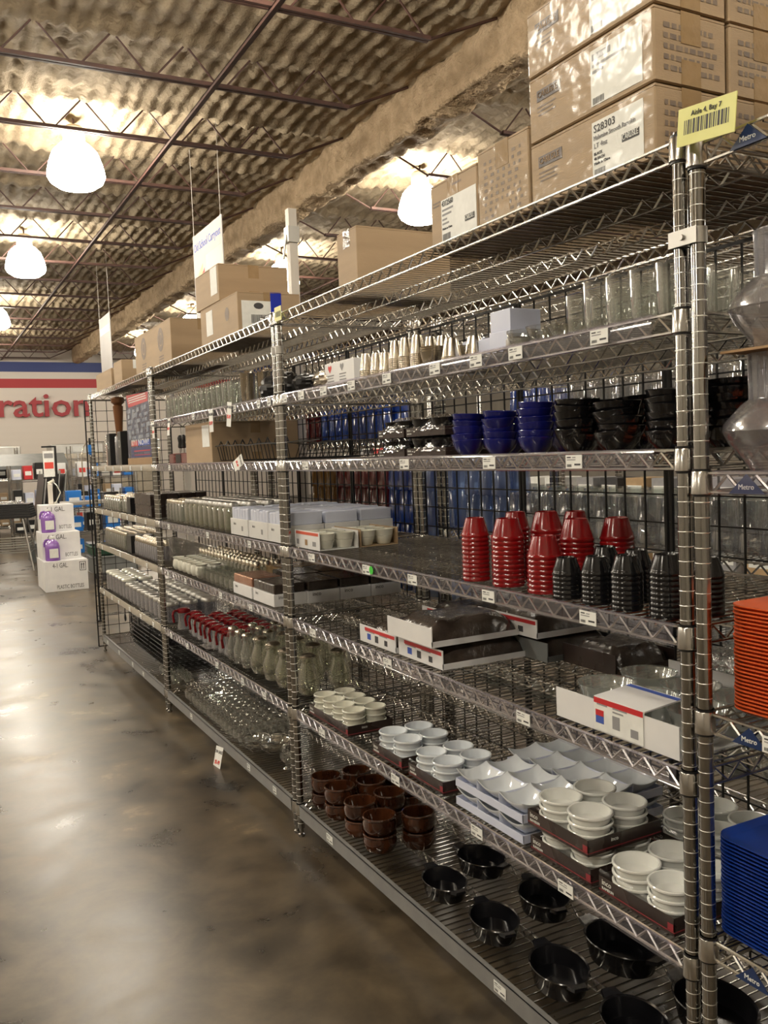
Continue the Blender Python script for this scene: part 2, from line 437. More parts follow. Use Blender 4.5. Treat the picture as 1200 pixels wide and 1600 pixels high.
# the sprayed girder that carries the joists: a lumpy skin round a rectangular section
def girder(name, x0, x1, z0, z1, y0, y1):
    w, h = x1 - x0, z1 - z0
    per = []
    nseg = 12
    pts = [(x0, z1), (x0, z0), (x1, z0), (x1, z1)]
    for a, b in zip(pts[:-1], pts[1:]):
        for k in range(nseg): per.append((a[0] + (b[0] - a[0]) * k / nseg, a[1] + (b[1] - a[1]) * k / nseg))
    per.append(pts[-1])
    ys = np.arange(y0, y1, .06)
    m = MB()
    P = np.array(per); cx, cz = (x0 + x1) / 2, (z0 + z1) / 2
    nrm = np.stack([(P[:, 0] - cx) / w, (P[:, 1] - cz) / h], -1)
    nrm /= np.linalg.norm(nrm, axis=1)[:, None]
    # round the corners a little
    P = P + 0
    S = np.arange(len(P)) * (w + 2 * h) / len(P)
    SS, YY = np.meshgrid(S, ys, indexing='ij')
    D = .06 * vnoise(SS, YY, .12, 11) + .05 * vnoise(SS, YY, .3, 12)
    corner = np.array([min(abs(i - nseg), abs(i - 2 * nseg)) for i in range(len(P))])
    D = D - (.035 * np.exp(-(corner / 1.6) ** 2))[:, None]
    co = np.stack([P[:, 0][:, None] + nrm[:, 0][:, None] * D, YY, P[:, 1][:, None] + nrm[:, 1][:, None] * D], -1).reshape(-1, 3)
    nx, ny = SS.shape
    i = np.arange(nx - 1)[:, None] * ny + np.arange(ny - 1)[None, :]
    q = np.stack([i, i + 1, i + ny + 1, i + ny], -1).reshape(-1, 4)
    me = bpy.data.meshes.new(name)
    me.from_pydata(co.tolist(), [], q.tolist()); me.materials.append(FOAMB)
    me.polygons.foreach_set('use_smooth', [True] * len(q))
    return struct(link(name, me))
girder('trim_1', 3.42, 3.78, 4.58, 5.02, -5, 28.25)

# open-web steel joists: chords, a zigzag web and the raised end seat
def make_joist(xa, xb, seats):
    r = thing('bar_joist', '', 'joist')
    for (z, nm) in ((4.66, 'bottom_chord'),):
        x0 = xa + (.72 if (seats[0] and nm[0] == 'b') else 0); x1 = xb - (.72 if (seats[1] and nm[0] == 'b') else 0)
        m = MB()
        m.box(x0, x1, -.036, -.008, z - .016, z + .016); m.box(x0, x1, .008, .036, z - .016, z + .016)
        m.build(nm, RUST, r)
    w = MB()
    x0 = xa + (.72 if seats[0] else 0); x1 = xb - (.72 if seats[1] else 0)
    n = int((x1 - x0) / .60); s = (x1 - x0) / n
    for i in range(n):
        a = x0 + i * s
        w.tube((a + .03, 0, 4.66), (a + s / 2 - .02, 0, 4.95), .009, 5)
        w.tube((a + s / 2 + .02, 0, 4.95), (a + s - .03, 0, 4.66), .009, 5)
    w.build('web', RUST, r)
    e = MB()
    if seats[1]: e.tube((xb - .72, 0, 4.66), (xb - .05, 0, 4.95), .013, 6)
    if seats[0]: e.tube((xa + .72, 0, 4.66), (xa + .05, 0, 4.95), .013, 6)
    e.build('end_bar', RUST, r)
    return Kind(r)
jl = make_joist(-7.2, 3.43, (0, 1)); jr = make_joist(3.77, 12.9, (1, 0))
for i, y in enumerate(JY):
    if y < -1 or y > 28: continue
    k = i - 5
    jl.put((0, y, 0), 0, 'dark steel bar joist left of the foam-sprayed beam, %s from the near end' % ORD[k + 3], 'joists left of the beam')
    jr.put((0, y, 0), 0, 'dark steel bar joist right of the foam-sprayed beam, %s from the near end' % ORD[k + 3], 'joists right of the beam')
for i, (x, w_) in enumerate(((1.38, 'left of the sprayed beam, crossing the joists'), (-2.6, 'far left, crossing the joists'), (6.0, 'right of the sprayed beam, crossing the joists'))):
    b = MB().box(x - .03, x + .03, 1.0, 28.2, 4.625, 4.634).box(x - .03, x - .024, 1.0, 28.2, 4.60, 4.634).build('bridging_angle', RUST)
    tag(b, 'long steel bridging angle %s' % w_, 'steel bar')

# high-bay lamps: prismatic dome (gives the light), housing box and hook
LENS = mat('glowing_prismatic_lens', (.9, .9, .85), .3, emit=LAMP_COLOR, es=LAMP_STRENGTH)
HOUS = mat('lamp_housing_paint', (.55, .50, .40), .4)
def make_lamp():
    r = thing('high_bay_lamp', '', 'lamp')
    MB().lathe([(.02, -.47), (.19, -.455), (.265, -.405), (.295, -.345), (.292, -.31), (.272, -.22), (.228, -.10), (.15, -.02), (.11, 0)], 24, cap0=True, cap1=True).build('lamp_lens', LENS, r)
    MB().lathe([(.10, 0.003), (.115, .02), (.115, .14), (.08, .17)], 16, cap1=True).build('lamp_housing', HOUS, r)
    MB().tube((0, 0, .17), (0, 0, .36), .012, 6).build('hook', RUST, r)
    return Kind(r)
lamp = make_lamp()
for i, (x, n_) in enumerate(LAMP_ROWS):
    for j, y in enumerate(LAMP_Y[:n_]):
        lamp.put((x, y, 4.74), 0, 'glowing white high-bay lamp, %s from the near wall in the %s row from the left' % (ORD[j + 1], ORD[i + 1]), 'high-bay lamps')

txt = text('ration', 1.0, None, (1.22, YF - .06, 2.92), NX, FZ, CRIMSON, 'wall_letters', fit=(2.62, .70), ext=.05, bold=.012)
tag(txt, 'big red rounded wall letters below the red stripe on the end wall', 'letters')

# ================================================================ wire shelving
U_LEN, U_DEP = 1.838, .554
def shelf_mesh(ln=U_LEN, dp=U_DEP, pitch=.0254, zz=.056):
    m = MB()
    n = int(round(ln / pitch))
    for i in range(1, n):
        y = ln * i / n
        m.tube((.0, y, .0125), (dp, y, .0125), .0021, 4, caps=False)
    for x in (0, dp * .34, dp * .66, dp):
        rr_ = .0032 if x in (0, dp) else .0024
        m.tube((x, .015, .0165 if x in (0, dp) else .009), (x, ln - .015, .0165 if x in (0, dp) else .009), rr_, 6, 2, caps=False)
        m.tube((x, .015, -.0150), (x, ln - .015, -.0150), rr_, 6, 2, caps=False)
        k = int(round((ln - .05) / zz)); s = (ln - .05) / k
        for i in range(k):
            a = .025 + i * s
            m.tube((x, a, -.014), (x, a + s / 2, .0125), .0026, 5, 2, caps=False)
            m.tube((x, a + s / 2, .0125), (x, a + s, -.014), .0026, 5, 2, caps=False)
    for y in (0, ln):
        m.tube((.015, y, .0165), (dp - .015, y, .0165), .0032, 6); m.tube((.015, y, -.015), (dp - .015, y, -.015), .0032, 6)
        k = 8; s = (dp - .06) / k
        for i in range(k):
            a = .03 + i * s
            m.tube((a, y, -.014), (a + s / 2, y, .0125), .0024, 5, caps=False); m.tube((a + s / 2, y, .0125), (a + s, y, -.014), .0024, 5, caps=False)
    for x in (0, dp):
        for y in (0, ln):
            m.lathe([(.0155, -.0195), (.0180, -.018), (.0165, .018), (.0155, .0195)], 18, (x, y, 0), 0, cap0=False)
            m.lathe([(.0150, .0195), (.0150, .0235)], 18, (x, y, 0), 1, cap0=False)
            m.lathe([(.0150, -.0225), (.0150, -.0195)], 18, (x, y, 0), 1, cap0=False)
    return m.mesh('shelf', [CHROME, BLACKPL, BRIGHT])
SHELF = shelf_mesh()
def post_mesh(h=1.88):
    m = MB(); n = int(h / .0254)
    prof = [(.0105, 0.0), (.0105, .03)]
    z = .032; pr = [(.0127, z)]
    for i in range(1, n):
        zz = i * .0254
        if zz < .05 or zz > h - .02: continue
        m.lathe([(.0127, zz - .0007), (.0130, zz - .0003), (.0130, zz + .0003), (.0127, zz + .0007)], 16, mi=2, cap0=False)
    pr += [(.0127, h - .006), (.0115, h)]
    m.lathe([(.0115, 0), (.0125, .003), (.0125, .010), (.0075, .013), (.0075, .032)], 16, mi=0, cap0=True)
    m.lathe(pr, 16, cap1=True)
    return m.mesh('post', [POST, BLACKPL, GROOVE], ang=50)
POSTM = post_mesh()
def make_unit(name_label, y0, levels, x0=0.0, cat='shelving', posts=True, h=1.0, group=None, ln=U_LEN):
    r = thing('wire_shelving_unit', name_label, cat, (x0, y0, 0), 0, group)
    for x in (0, U_DEP):
        for y in (0, U_LEN): link('post', POSTM, r, (x, y, 0))
    sh = [link('shelf', SHELF, r, (0, 0, z)) for z in levels]
    return r, sh
HZ = {1: .1007, 2: .4525, 3: .7819, 4: 1.036, 5: 1.3405, 6: 1.5719, 7: 1.852}
def top(s): return HZ[s] + .0165
UY = [0.0, 1.876, 3.752]
u_near, sh_near = make_unit('chrome wire shelving unit with red and black cups, between doubled near posts and second posts', 0.0, [HZ[i] for i in range(1, 8)])
u_mid, sh_mid = make_unit('middle chrome wire shelving unit with glass jugs and red-topped dispensers', UY[1], [HZ[i] for i in range(1, 8)])
u_far, sh_far = make_unit('farthest chrome wire shelving unit of the aisle with the tall wooden mill on it', UY[2], [HZ[i] for i in (1, 2, 3, 4, 5, 7)])
u_close, sh_close = make_unit('chrome wire shelving unit at the right edge holding stacked orange and blue trays', -1.874, [.12, .502, .898, 1.302, 1.832])

# label rails and paper price labels
def strip_mesh(y0, y1, m=STRIP, t=.0015, xo=-.0095):
    mb = MB()
    n = max(1, int(round((y1 - y0) / .3))); s = (y1 - y0) / n
    for i in range(n):
        a, b = y0 + i * s + .001, y0 + (i + 1) * s - .001
        mb.add([(xo + .001, a, .019), (xo, a, .015), (xo - .002, a, 0), (xo, a, -.017), (xo + .003, a, -.0195)] +
               [(xo + .001, b, .019), (xo, b, .015), (xo - .002, b, 0), (xo, b, -.017), (xo + .003, b, -.0195)],
               [(k, k + 5, k + 6, k + 1) for k in range(4)])
        mb.box(xo - .001, xo + .006, a, b, .0185, .0205)
    return mb
def label_mesh(w=.048, h=.0265, v=0):
    rn = random.Random(v); mb = MB()
    mb.box(-.0012, 0, -w / 2, w / 2, -h / 2, h / 2, 0)
    x = -.0015
    def bar(y0, y1, z0, z1, mi=1): mb.quad((x, y1, z0), (x, y0, z0), (x, y0, z1), (x, y1, z1), mi)
    bar(w / 2 - .016, w / 2 - .004, h / 2 - .006, h / 2 - .0035)
    bar(w / 2 - .030, w / 2 - .020, h / 2 - .006, h / 2 - .0040, 2)
    bar(w / 2 - .030, w / 2 - .004, h / 2 - .0105, h / 2 - .0085, 2)
    y = w / 2 - .004
    while y > w / 2 - .018:
        d = rn.choice((.0006, .0010)); bar(y - d, y, -h / 2 + .003, -h / 2 + .0085); y -= d + .0006
    bar(-w / 2 + .004, -w / 2 + .022, -h / 2 + .006, -h / 2 + .0095)
    return mb.mesh('price_label', [PAPER, INK, GREYINK], smooth=False)
LBL = [label_mesh(.048, .0265, k) for k in range(3)]
LBLS = label_mesh(.036, .026, 5)
def rail(shelf, kind='clear'):
    if kind == 'clear': strip_mesh(.022, U_LEN - .03).build('label_holder', STRIP, shelf)
    elif kind == 'short': strip_mesh(.060, U_LEN - .03).build('label_holder', STRIP, shelf)
    else:
        mb = MB().box(-.0135, -.0115, .022, U_LEN - .022, -.0215, .0235).box(-.0135, .002, .022, U_LEN - .022, .0215, .0235).box(-.0135, -.009, .022, U_LEN - .022, -.0235, -.0215)
        mb.build('label_rail', ALU, shelf)
def labels(shelf, unit_y, ys, tilt=0, small=False):
    for i, y in enumerate(ys):
        o = link('price_label', LBLS if small else LBL[i % 3], shelf, (-.0125 if not tilt else -.0145, y - unit_y, 0))
for s_, ys in {6: [1.78, 1.63, 1.45, 1.25, 1.03, .78, .60, .45, .19], 5: [1.62, .95, .56, .27], 4: [1.60, 1.20, .93, .58, .24], 3: [1.62, 1.09, .46], 2: [1.58, 1.07, .66, .33], 1: [1.55, .58]}.items():
    o = sh_near[s_ - 1]
    rail(o, 'grey' if s_ == 1 else 'short' if s_ in (5, 6) else 'clear')
    labels(o, 0, ys, s_ == 1)
    if s_ == 4: MB().tube((-.0155, 1.165, .002), (-.0148, 1.165, .002), .012, 16).build('round_sticker', GREENDOT, o)
for s_, ys in {6: [2.32, 2.04, 1.93, 2.91], 5: [3.39, 2.31], 4: [3.47, 2.78, 2.22], 3: [3.54, 3.2, 2.63, 2.24], 2: [3.54, 3.23, 2.74, 2.39, 2.13], 1: [3.22, 2.36, 2.06]}.items():
    o = sh_mid[s_ - 1]; rail(o, 'grey' if s_ == 1 else 'clear'); labels(o, UY[1], ys, s_ == 1, True)
BEIGE = glass('beige_sheen_label_holder', (.8, .76, .68), .10, .45, .25, (.55, .50, .40), .6)  # far unit's holders: a beige reflection painted into the body colour
for s_, ys in {5: [5.38, 5.1, 4.83, 4.57, 4.31, 4.02], 4: [5.31, 4.95, 4.7, 4.48, 4.25, 3.99], 3: [5.39, 4.77, 4.35, 4.02], 2: [5.42, 5.14, 4.91, 4.57, 4.26, 3.94], 1: [5.39, 4.99, 4.57, 4.27]}.items():
    o = sh_far[s_ - 1]
    if s_ == 1: rail(o, 'grey')
    else: strip_mesh(.022, U_LEN - .03).build('label_holder', BEIGE, o)
    labels(o, UY[2], ys, s_ == 1, True)
labels(sh_close[1], -1.874, [-.245], 0); labels(sh_close[2], -1.874, [-.185], 0)
strip_mesh(1.30, U_LEN - .03).build('label_holder', STRIP, sh_close[3])
for o in (sh_close[1], sh_close[2], sh_close[3], sh_close[4]):   # dark blue maker's badges between the zigzag wires
    y = U_LEN - (.105 if o is sh_close[4] else .095)
    b_ = MB()
    b_.add([(-.007, y - .034, -.016), (-.007, y + .034, -.016), (-.007, y, .015), (-.005, y - .034, -.016), (-.005, y + .034, -.016), (-.005, y, .015)],
           [(0, 1, 2), (3, 5, 4), (0, 3, 4, 1), (1, 4, 5, 2), (2, 5, 3, 0)])
    bo = b_.build('badge', mat('navy_badge', (.012, .03, .10), .3), o, smooth=False)
    text('Metro', .012, bo, (-.0072, y + .015, -.009), FX, FZ, PAPER, 'badge_lettering')
# side clamp joining the doubled near posts
c_ = MB().lathe([(.0150, -.013), (.0150, .013)], 16, (0, 0, 0), cap0=False).lathe([(.0150, -.013), (.0150, .013)], 16, (0, -.036, 0), cap0=False)
c_.box(-.0170, -.0150, -.048, .012, -.013, .013); c_.tube((-.017, -.018, 0), (-.021, -.018, 0), .005, 8)
tag(c_.build('post_clamp', DIMSTEEL, loc=(0, 0, 1.705)), 'small steel clamp joining the doubled near posts below the top shelf', 'clamp')
c2 = MB().lathe([(.0150, -.013), (.0150, .013)], 16, cap0=False).lathe([(.0150, -.013), (.0150, .013)], 16, (0, .038, 0), cap0=False)
tag(c2.build('post_clamp', DIMSTEEL, loc=(0, 1.838, 1.745)), 'small steel clamp joining the second pair of posts below the top shelf', 'clamp')

# yellow barcode tags
def bay_tag(y, z, w, h, lbl, body, tiltz=0.0, x=-.022):
    r = thing('bay_tag', lbl, 'tag', (x, y, z)); r.rotation_euler = (tiltz, 0, 0)
    MB().box(-.0008, .0008, -w / 2, w / 2, -h / 2, h / 2).build('tag_plate', YELLOW, r, smooth=False)
    b = MB(); rn = random.Random(4); yy = w / 2 - w * .12
    while yy > -w / 2 + w * .12:
        d = rn.choice((.0016, .003, .0045)); b.quad((-.001, yy, -h * .22), (-.001, yy - d, -h * .22), (-.001, yy - d, h * .16), (-.001, yy, h * .16)); yy -= d + rn.choice((.0012, .002))
    b.build('barcode', INK, r, smooth=False)
    if body: text(body, .011, r, (-.0012, 0, h * .24), FX, FZ, INK, 'tag_lettering', 'CENTER')
    return r
bay_tag(-.083, 1.868, .115, .058, 'yellow barcode tag on the doubled near posts at the top', 'Aisle 4, Bay 7', .10, -.030)
bay_tag(1.79, 1.862, .060, .048, 'yellow barcode tag at the top of the second pair of posts', '', 0, -.018)

# black wire grid panels down the middle of the gondola
def grid_panel_mesh(w=.620, z0=.03, z1=1.835, s=.0765):
    m = MB(); n = int(round(w / s)); k = int(round((z1 - z0) / s))
    for i in range(n + 1):
        y = w * i / n; e = i in (0, n)
        r = .0045 if e else .0022
        m.box(-r, r, y - r, y + r, z0, z1)
    for j in range(k + 1):
        z = z1 - (z1 - z0) * j / k; r = .0040 if j in (0, k) else .0022
        m.box(-r + (.003 if r < .003 else 0), r + (.003 if r < .003 else 0), 0, w, z - r, z + r)
    return m.mesh('grid_panel', BLACKWIRE, smooth=False)
GP = grid_panel_mesh()
for k in range(-3, 8):
    y = .633 + .638 * (k - 1)
    g = link('grid_panel', GP, None, (.600, y, 0))
    tag(g, 'black wire grid panel behind the shelves, %s from the near end' % ORD[k + 4], 'grid panel', 'black wire grid panels behind the aisle shelving')
g = link('grid_panel', GP, None, (-.035, 5.64, 0), 0); g.rotation_euler = (0, 0, -math.pi / 2)
tag(g, 'black wire grid panel closing the far end of the aisle shelving', 'grid panel')
# second run of shelving, back to back
BX0 = .66
ub = [make_unit('chrome wire shelving behind the black grid, back to back with the %s' % w_, y, lv, BX0, group='back-to-back shelving') for (w_, y, lv) in
      (('unit of red and black cups', 0.0, [.10, .45, .76, 1.05, 1.40, 1.62, 1.852]), ('middle jug shelving', 1.876, [.10, .45, .76, 1.42, 1.852]), ('farthest shelving', 3.752, [.10, .45, .9, 1.42, 1.852]), ('tray shelving at the right edge', -1.874, [.10, .50, 1.05, 1.40, 1.852]))]

# ================================================================ cartons on the top shelves
ZT = top(7) + .001
def carton(label, x0, x1, y0, y1, z0, h, m=CARD, group=None, open_top=False, tape_f='top', wrap=False, name='cardboard_box', cat='box', tape=TAPE):
    """a closed corrugated box: body with a flap seam, tape over the seam; origin at its base centre"""
    cx, cy = (x0 + x1) / 2, (y0 + y1) / 2
    r = thing(name, label, cat, (cx, cy, z0), 0, group)
    a, b = (x1 - x0) / 2, (y1 - y0) / 2
    mb = MB().box(-a, a, -b, b, 0, h - .004, 0, .0025)
    mb.build('box_body', m, r, ang=30)
    fl = MB()
    if b > a: fl.box(-a + .001, -.0008, -b + .001, b - .001, h - .004, h); fl.box(.0008, a - .001, -b + .001, b - .001, h - .004, h)
    else: fl.box(-a + .001, a - .001, -b + .001, -.0008, h - .004, h); fl.box(-a + .001, a - .001, .0008, b - .001, h - .004, h)
    fl.build('box_flap', m, r, smooth=False)
    t = MB(); w = .024
    if b > a:
        t.box(-w, w, -b - .0006, b + .0006, h, h + .0006); t.box(-w, w, -b - .0007, -b, h - .055, h); t.box(-w, w, -b - .0007, -b, 0.002, .045)
    else:
        t.box(-a - .0006, a + .0006, -w, w, h, h + .0006); t.box(-a - .0007, -a, -w, w, h - .055, h); t.box(-a - .0007, -a, -w, w, .002, .045)
    t.build('packing_tape', tape, r, smooth=False)
    if wrap:
        MB().box(-a - .0022, a + .0022, -b - .0022, b + .0022, .001, h + .002, 0, .006).build('shrink_wrap', FILM, r, ang=20)
    return r, a, b
def ink_block(parent, x, ya, za, lines, m=INK, name='printed_text'):
    """rows of small printed bars on an aisle-facing side; lines = (offset, z, length, height)"""
    mb = MB()
    for (o, z, l, h) in lines: mb.quad((x, ya - o, za + z), (x, ya - o - l, za + z), (x, ya - o - l, za + z + h), (x, ya - o, za + z + h))
    return mb.build(name, m, parent, smooth=False)
SB = noisy('stamped_ink', (.16, .12, .10), (.24, .18, .13), 60, (.5, .6))
SLATE = noisy('slate_printed_bar', (.10, .09, .10), (.16, .13, .12), 50, (.5, .6))
def carlisle(label, x0, y0, z0, h=.128, L_=.352, D_=.176, full=False, front=True, group='wrapped maker cartons stacked at the near end of the top shelf'):
    r, a, b = carton(label, x0, x0 + D_, y0, y0 + L_, z0, h, wrap=True, group=group)
    if front:
        bar_ = MB().box(-a - .0012, -a - .0004, b - .100, b - .026, h * .60, h * .60 + .022).build('printed_bar', SLATE, r, smooth=False)
        text('CARLISLE', .014, bar_, (-a - .0014, b - .030, h * .60 + .006), FX, FZ, CARD2, 'printed_name', fit=(.062, .012))
        ink_block(r, -a - .0008, b - .026, h * .36, [(0, .018, .06, .003), (0, .010, .05, .003), (.004, .002, .055, .003)], SB)
        lb = MB().box(-a - .0012, -a - .0002, -b + .028, b - .190, .010, h - .016).build('shipping_label', PAPER, r, smooth=False)
        x = -a - .0015; yl = b - .195
        if full:
            text('S28303', .020, lb, (x, yl, h - .036), FX, FZ, INK)
            text('Melamine Smooth Ramekin', .0105, lb, (x, yl, h - .050), FX, FZ, GREYINK, fit=(.110, .0085))
            text('LT 4oz', .013, lb, (x, yl, h - .065), FX, FZ, GREYINK)
            text('BLACK', .0075, lb, (x, yl, h - .078), FX, FZ, INK); text('48 EACH', .0075, lb, (x, yl, h - .087), FX, FZ, INK)
            text('Made in China', .0075, lb, (x, yl, h - .096), FX, FZ, INK)
            bx_ = MB().box(x - .0003, x, -b + .038, -b + .082, h * .40, h * .40 + .014).build('logo_panel', INK, lb, smooth=False)
            text('CARLISLE', .011, bx_, (x - .0005, -b + .080, h * .40 + .003), FX, FZ, PAPER, 'logo_lettering', fit=(.040, .0105))
        else:
            ink_block(lb, x, yl, 0, [(0, h - .036, .05, .012), (0, h - .048, .09, .005), (0, h - .060, .03, .006)], GREYINK)
        mb = MB(); q = random.Random(len(label)); y = yl
        while y > yl - .030: d = q.choice((.0008, .0015)); mb.quad((x, y, .012), (x, y - d, .012), (x, y - d, .024), (x, y, .024)); y -= d + .0009
        mb.build('barcode', INK, lb, smooth=False)
    # faint stencilled rows on the end facing the near end of the aisle
    mb = MB(); q = random.Random(int(z0 * 1000))
    for rz_ in range(5):
        x = -a + .022
        while x < a - .03:
            d = q.uniform(.006, .016); mb.quad((x, -b - .0006, .022 + rz_ * .018), (x + d, -b - .0006, .022 + rz_ * .018), (x + d, -b - .0006, .031 + rz_ * .018), (x, -b - .0006, .031 + rz_ * .018)); x += d + .005
    mb.build('stencilled_rows', SB, r, smooth=False)
    return r
nm = ['lowest', 'middle', 'third-layer', 'uppermost']
carlisle('cardboard box with a white S28303 label, lowest in the near front column of the top shelf', .030, .082, ZT, full=True)
carlisle('wrapped cardboard box with a glossy white label, second up in the near front column of the top shelf', .028, .080, ZT + .131)
carlisle('wrapped cardboard box, third up in the near front column of the top shelf', .026, .078, ZT + .262)
for k in range(3):
    carlisle('wrapped cardboard box, %s of the second column back at the near end of the top shelf' % ('lowest', 'middle', 'topmost')[k], .212, .078, ZT + .131 * k, front=False, group='second column of wrapped boxes')
for k in range(3):
    carlisle('wrapped cardboard box, %s of the rear column at the near end of the top shelf' % ('lowest', 'middle', 'topmost')[k], .394, .075, ZT + .131 * k, front=False, group='rear column of wrapped boxes')
for k in range(3):
    r, a, b = carton('wrapped box over the tray shelves at the right edge, %s' % ('lowest', 'middle', 'topmost')[k], .13, .40, -.42, -.085, 1.832 + .0175 + .131 * k, .128, wrap=True, group='boxes on top of the tray shelving')
# upright taped carton and the white-labelled carton beside it
r, a, b = carton('upright shrink-wrapped cardboard box standing left of the tall stack of boxes', .030, .30, .442, .632, ZT, .175, wrap=True)
mb = MB(); q = random.Random(5)
for rz_ in range(9):
    y = b - .025
    while y > -b + .03: d = q.uniform(.006, .014); z = .02 + rz_ * .015; mb.quad((-a - .0006, y, z), (-a - .0006, y - d, z), (-a - .0006, y - d, z + .007), (-a - .0006, y, z + .007)); y -= d + .012
mb.build('stencilled_rows', SB, r, smooth=False)
r, a, b = carton('cardboard box with a large white label left of the upright wrapped box', .030, .26, .636, .842, ZT, .158)
lb = MB().box(-a - .0012, -a - .0002, -b + .004, b - .050, .008, .112).build('shipping_label', PAPER, r, smooth=False)
x = -a - .0015; yl = b - .054
text('4312560', .017, lb, (x, yl, .096), FX, FZ, INK, fit=(.05, .013))
ink_block(lb, x, yl, 0, [(0, .084, .050, .005), (0, .073, .042, .005), (0, .062, .022, .0045), (0, .052, .030, .0045)], GREYINK)
text('Made in China', .0075, lb, (x, yl, .040), FX, FZ, INK)
bx_ = MB().box(x - .0003, x, -b + .012, -b + .052, .038, .052).build('logo_panel', INK, lb, smooth=False)
text('CARLISLE', .01, bx_, (x - .0005, -b + .050, .041), FX, FZ, PAPER, 'logo_lettering', fit=(.036, .010))
mb = MB(); y = yl
while y > yl - .034: d = q.choice((.0008, .0015)); mb.quad((x, y, .012), (x, y - d, .012), (x, y - d, .030), (x, y, .030)); y -= d + .0009
mb.build('barcode', INK, lb, smooth=False)
ink_block(r, -a - .0008, b - .012, .08, [(0, .03, .035, .004), (0, .022, .03, .004), (.09, .055, .04, .005)], SB)
r, a, b = carton('plain cardboard box standing alone in the middle of the near top shelf', .10, .44, 1.403, 1.545, ZT, .208, tape=CLEARSHEET)
r, a, b = carton('open-topped cardboard box with a white side label, lower of two behind the blue tape', .03, .30, 2.345, 2.86, ZT, .170, m=CARD)
MB().box(-a - .0012, -a - .0002, .08, .17, .045, .150).build('shipping_label', PAPER, r, smooth=False)
wl = MB().box(-a + .016, -a + .160, -b - .0014, -b - .0002, .020, .135).build('white_carton_label', PAPER, r, smooth=False)
mb = MB(); y = -a + .055
while y < -a + .125: d = q.choice((.001, .002)); mb.quad((y, -b - .002, .045), (y + d, -b - .002, .045), (y + d, -b - .002, .080), (y, -b - .002, .080)); y += d + .0012
mb.lathe([(.0, 0), (.016, 0)], 18, (0, 0, 0)); mb.v[-36:] = [(-a + .088 + vx * 1.3, -b - .002, .115 + vy * .8) for (vx, vy, vz) in mb.v[-36:]]
mb.build('label_print', INK, wl, smooth=False)
MB().box(.005, .052, -b - .0016, -b - .0002, .035, .168).box(.005, .052, -b - .0016, -b + .07, .1702, .1716).build('blue_tape', mat('glossy_blue_tape', (.01, .03, .42), .15), r, smooth=False)
mb = MB().lathe([(.0, 0), (.028, 0)], 20); mb.v = [(-a - .0008, -.12 + vx, .10 + vy) for (vx, vy, vz) in mb.v]
mb.build('stamped_emblem', SB, r, smooth=False)
r, a, b = carton('cardboard box with a white corner label, stacked on the box behind the blue tape', .03, .345, 2.575, 2.915, ZT + .172, .155, m=CARD)
MB().box(-a - .0012, -a - .0002, -b + .02, -b + .11, .035, .150).build('shipping_label', PAPER, r, smooth=False)
fl = MB(); fl.add([(-a, -b, .155), (a, -b, .155), (a, -b - .05, .150), (-a, -b - .05, .150)], [(0, 1, 2, 3)])
r, a, b = carton('cardboard box with two round stamped emblems at the middle of the far top shelves', .03, .36, 3.390, 4.20, ZT, .225, m=CARD)
mb = MB()
for cy_ in (.19, -.20):
    for k in range(2):
        rr0, rr1 = ((.035, .062), (.0, .028))[k]
        s0 = len(mb.v); mb.lathe([(rr0, 0), (rr1, 0)], 22, cap0=False)
        mb.v[s0:] = [(-a - .0008, cy_ + vx, .140 + vy) for (vx, vy, vz) in mb.v[s0:]]
    for k in range(3): mb.quad((-a - .0008, cy_ + .05, .05 - k * .014), (-a - .0008, cy_ - .05, .05 - k * .014), (-a - .0008, cy_ - .05, .057 - k * .014), (-a - .0008, cy_ + .05, .057 - k * .014))
mb.build('stamped_emblem', SB, r, smooth=False)
carton('low cardboard box with white tape, nearer of the small boxes at the far end of the top shelf', .03, .22, 4.60, 4.85, ZT, .150, tape=PAPER)
carton('small pale cardboard box at the very front of the far end of the top shelf', .02, .16, 4.88, 5.42, ZT, .125, m=CARD)
carton('dark open cardboard box at the back of the far end of the top shelf', .20, .50, 4.95, 5.45, ZT, .185, m=CARD2)
o = MB().tube((0, -.03, .018), (0, .03, .018), .014, 12).tube((0, .05, .015), (0, .085, .022), .012, 10).tube((0, -.03, .008), (.03, -.06, .008), .006, 8)
tag(o.build('rubber_caster', BLACKPL, loc=(.045, 2.02, ZT)), 'small black rubber casters lying on the top shelf edge before the blue-taped box', 'caster')
# pale upright pole with a clip
r = thing('sign_pole', 'pale painted pole with a clip rising behind the stacked cardboard boxes', 'pole', (.628, 3.19, 0))
MB().box(-.022, .022, -.022, .022, 0, 2.63).build('pole', WHITEPNT, r, smooth=False)
MB().box(-.030, .030, -.030, .030, 2.46, 2.54).tube((-.03, 0, 2.5), (-.05, 0, 2.38), .006, 6).build('clip', DIMSTEEL, r, smooth=False)
r = thing('sign_pole', 'short pale pole behind the box with round emblems', 'pole', (.628, 5.40, 0))
MB().box(-.022, .022, -.022, .022, 0, 2.24).build('pole', WHITEPNT, r, smooth=False)

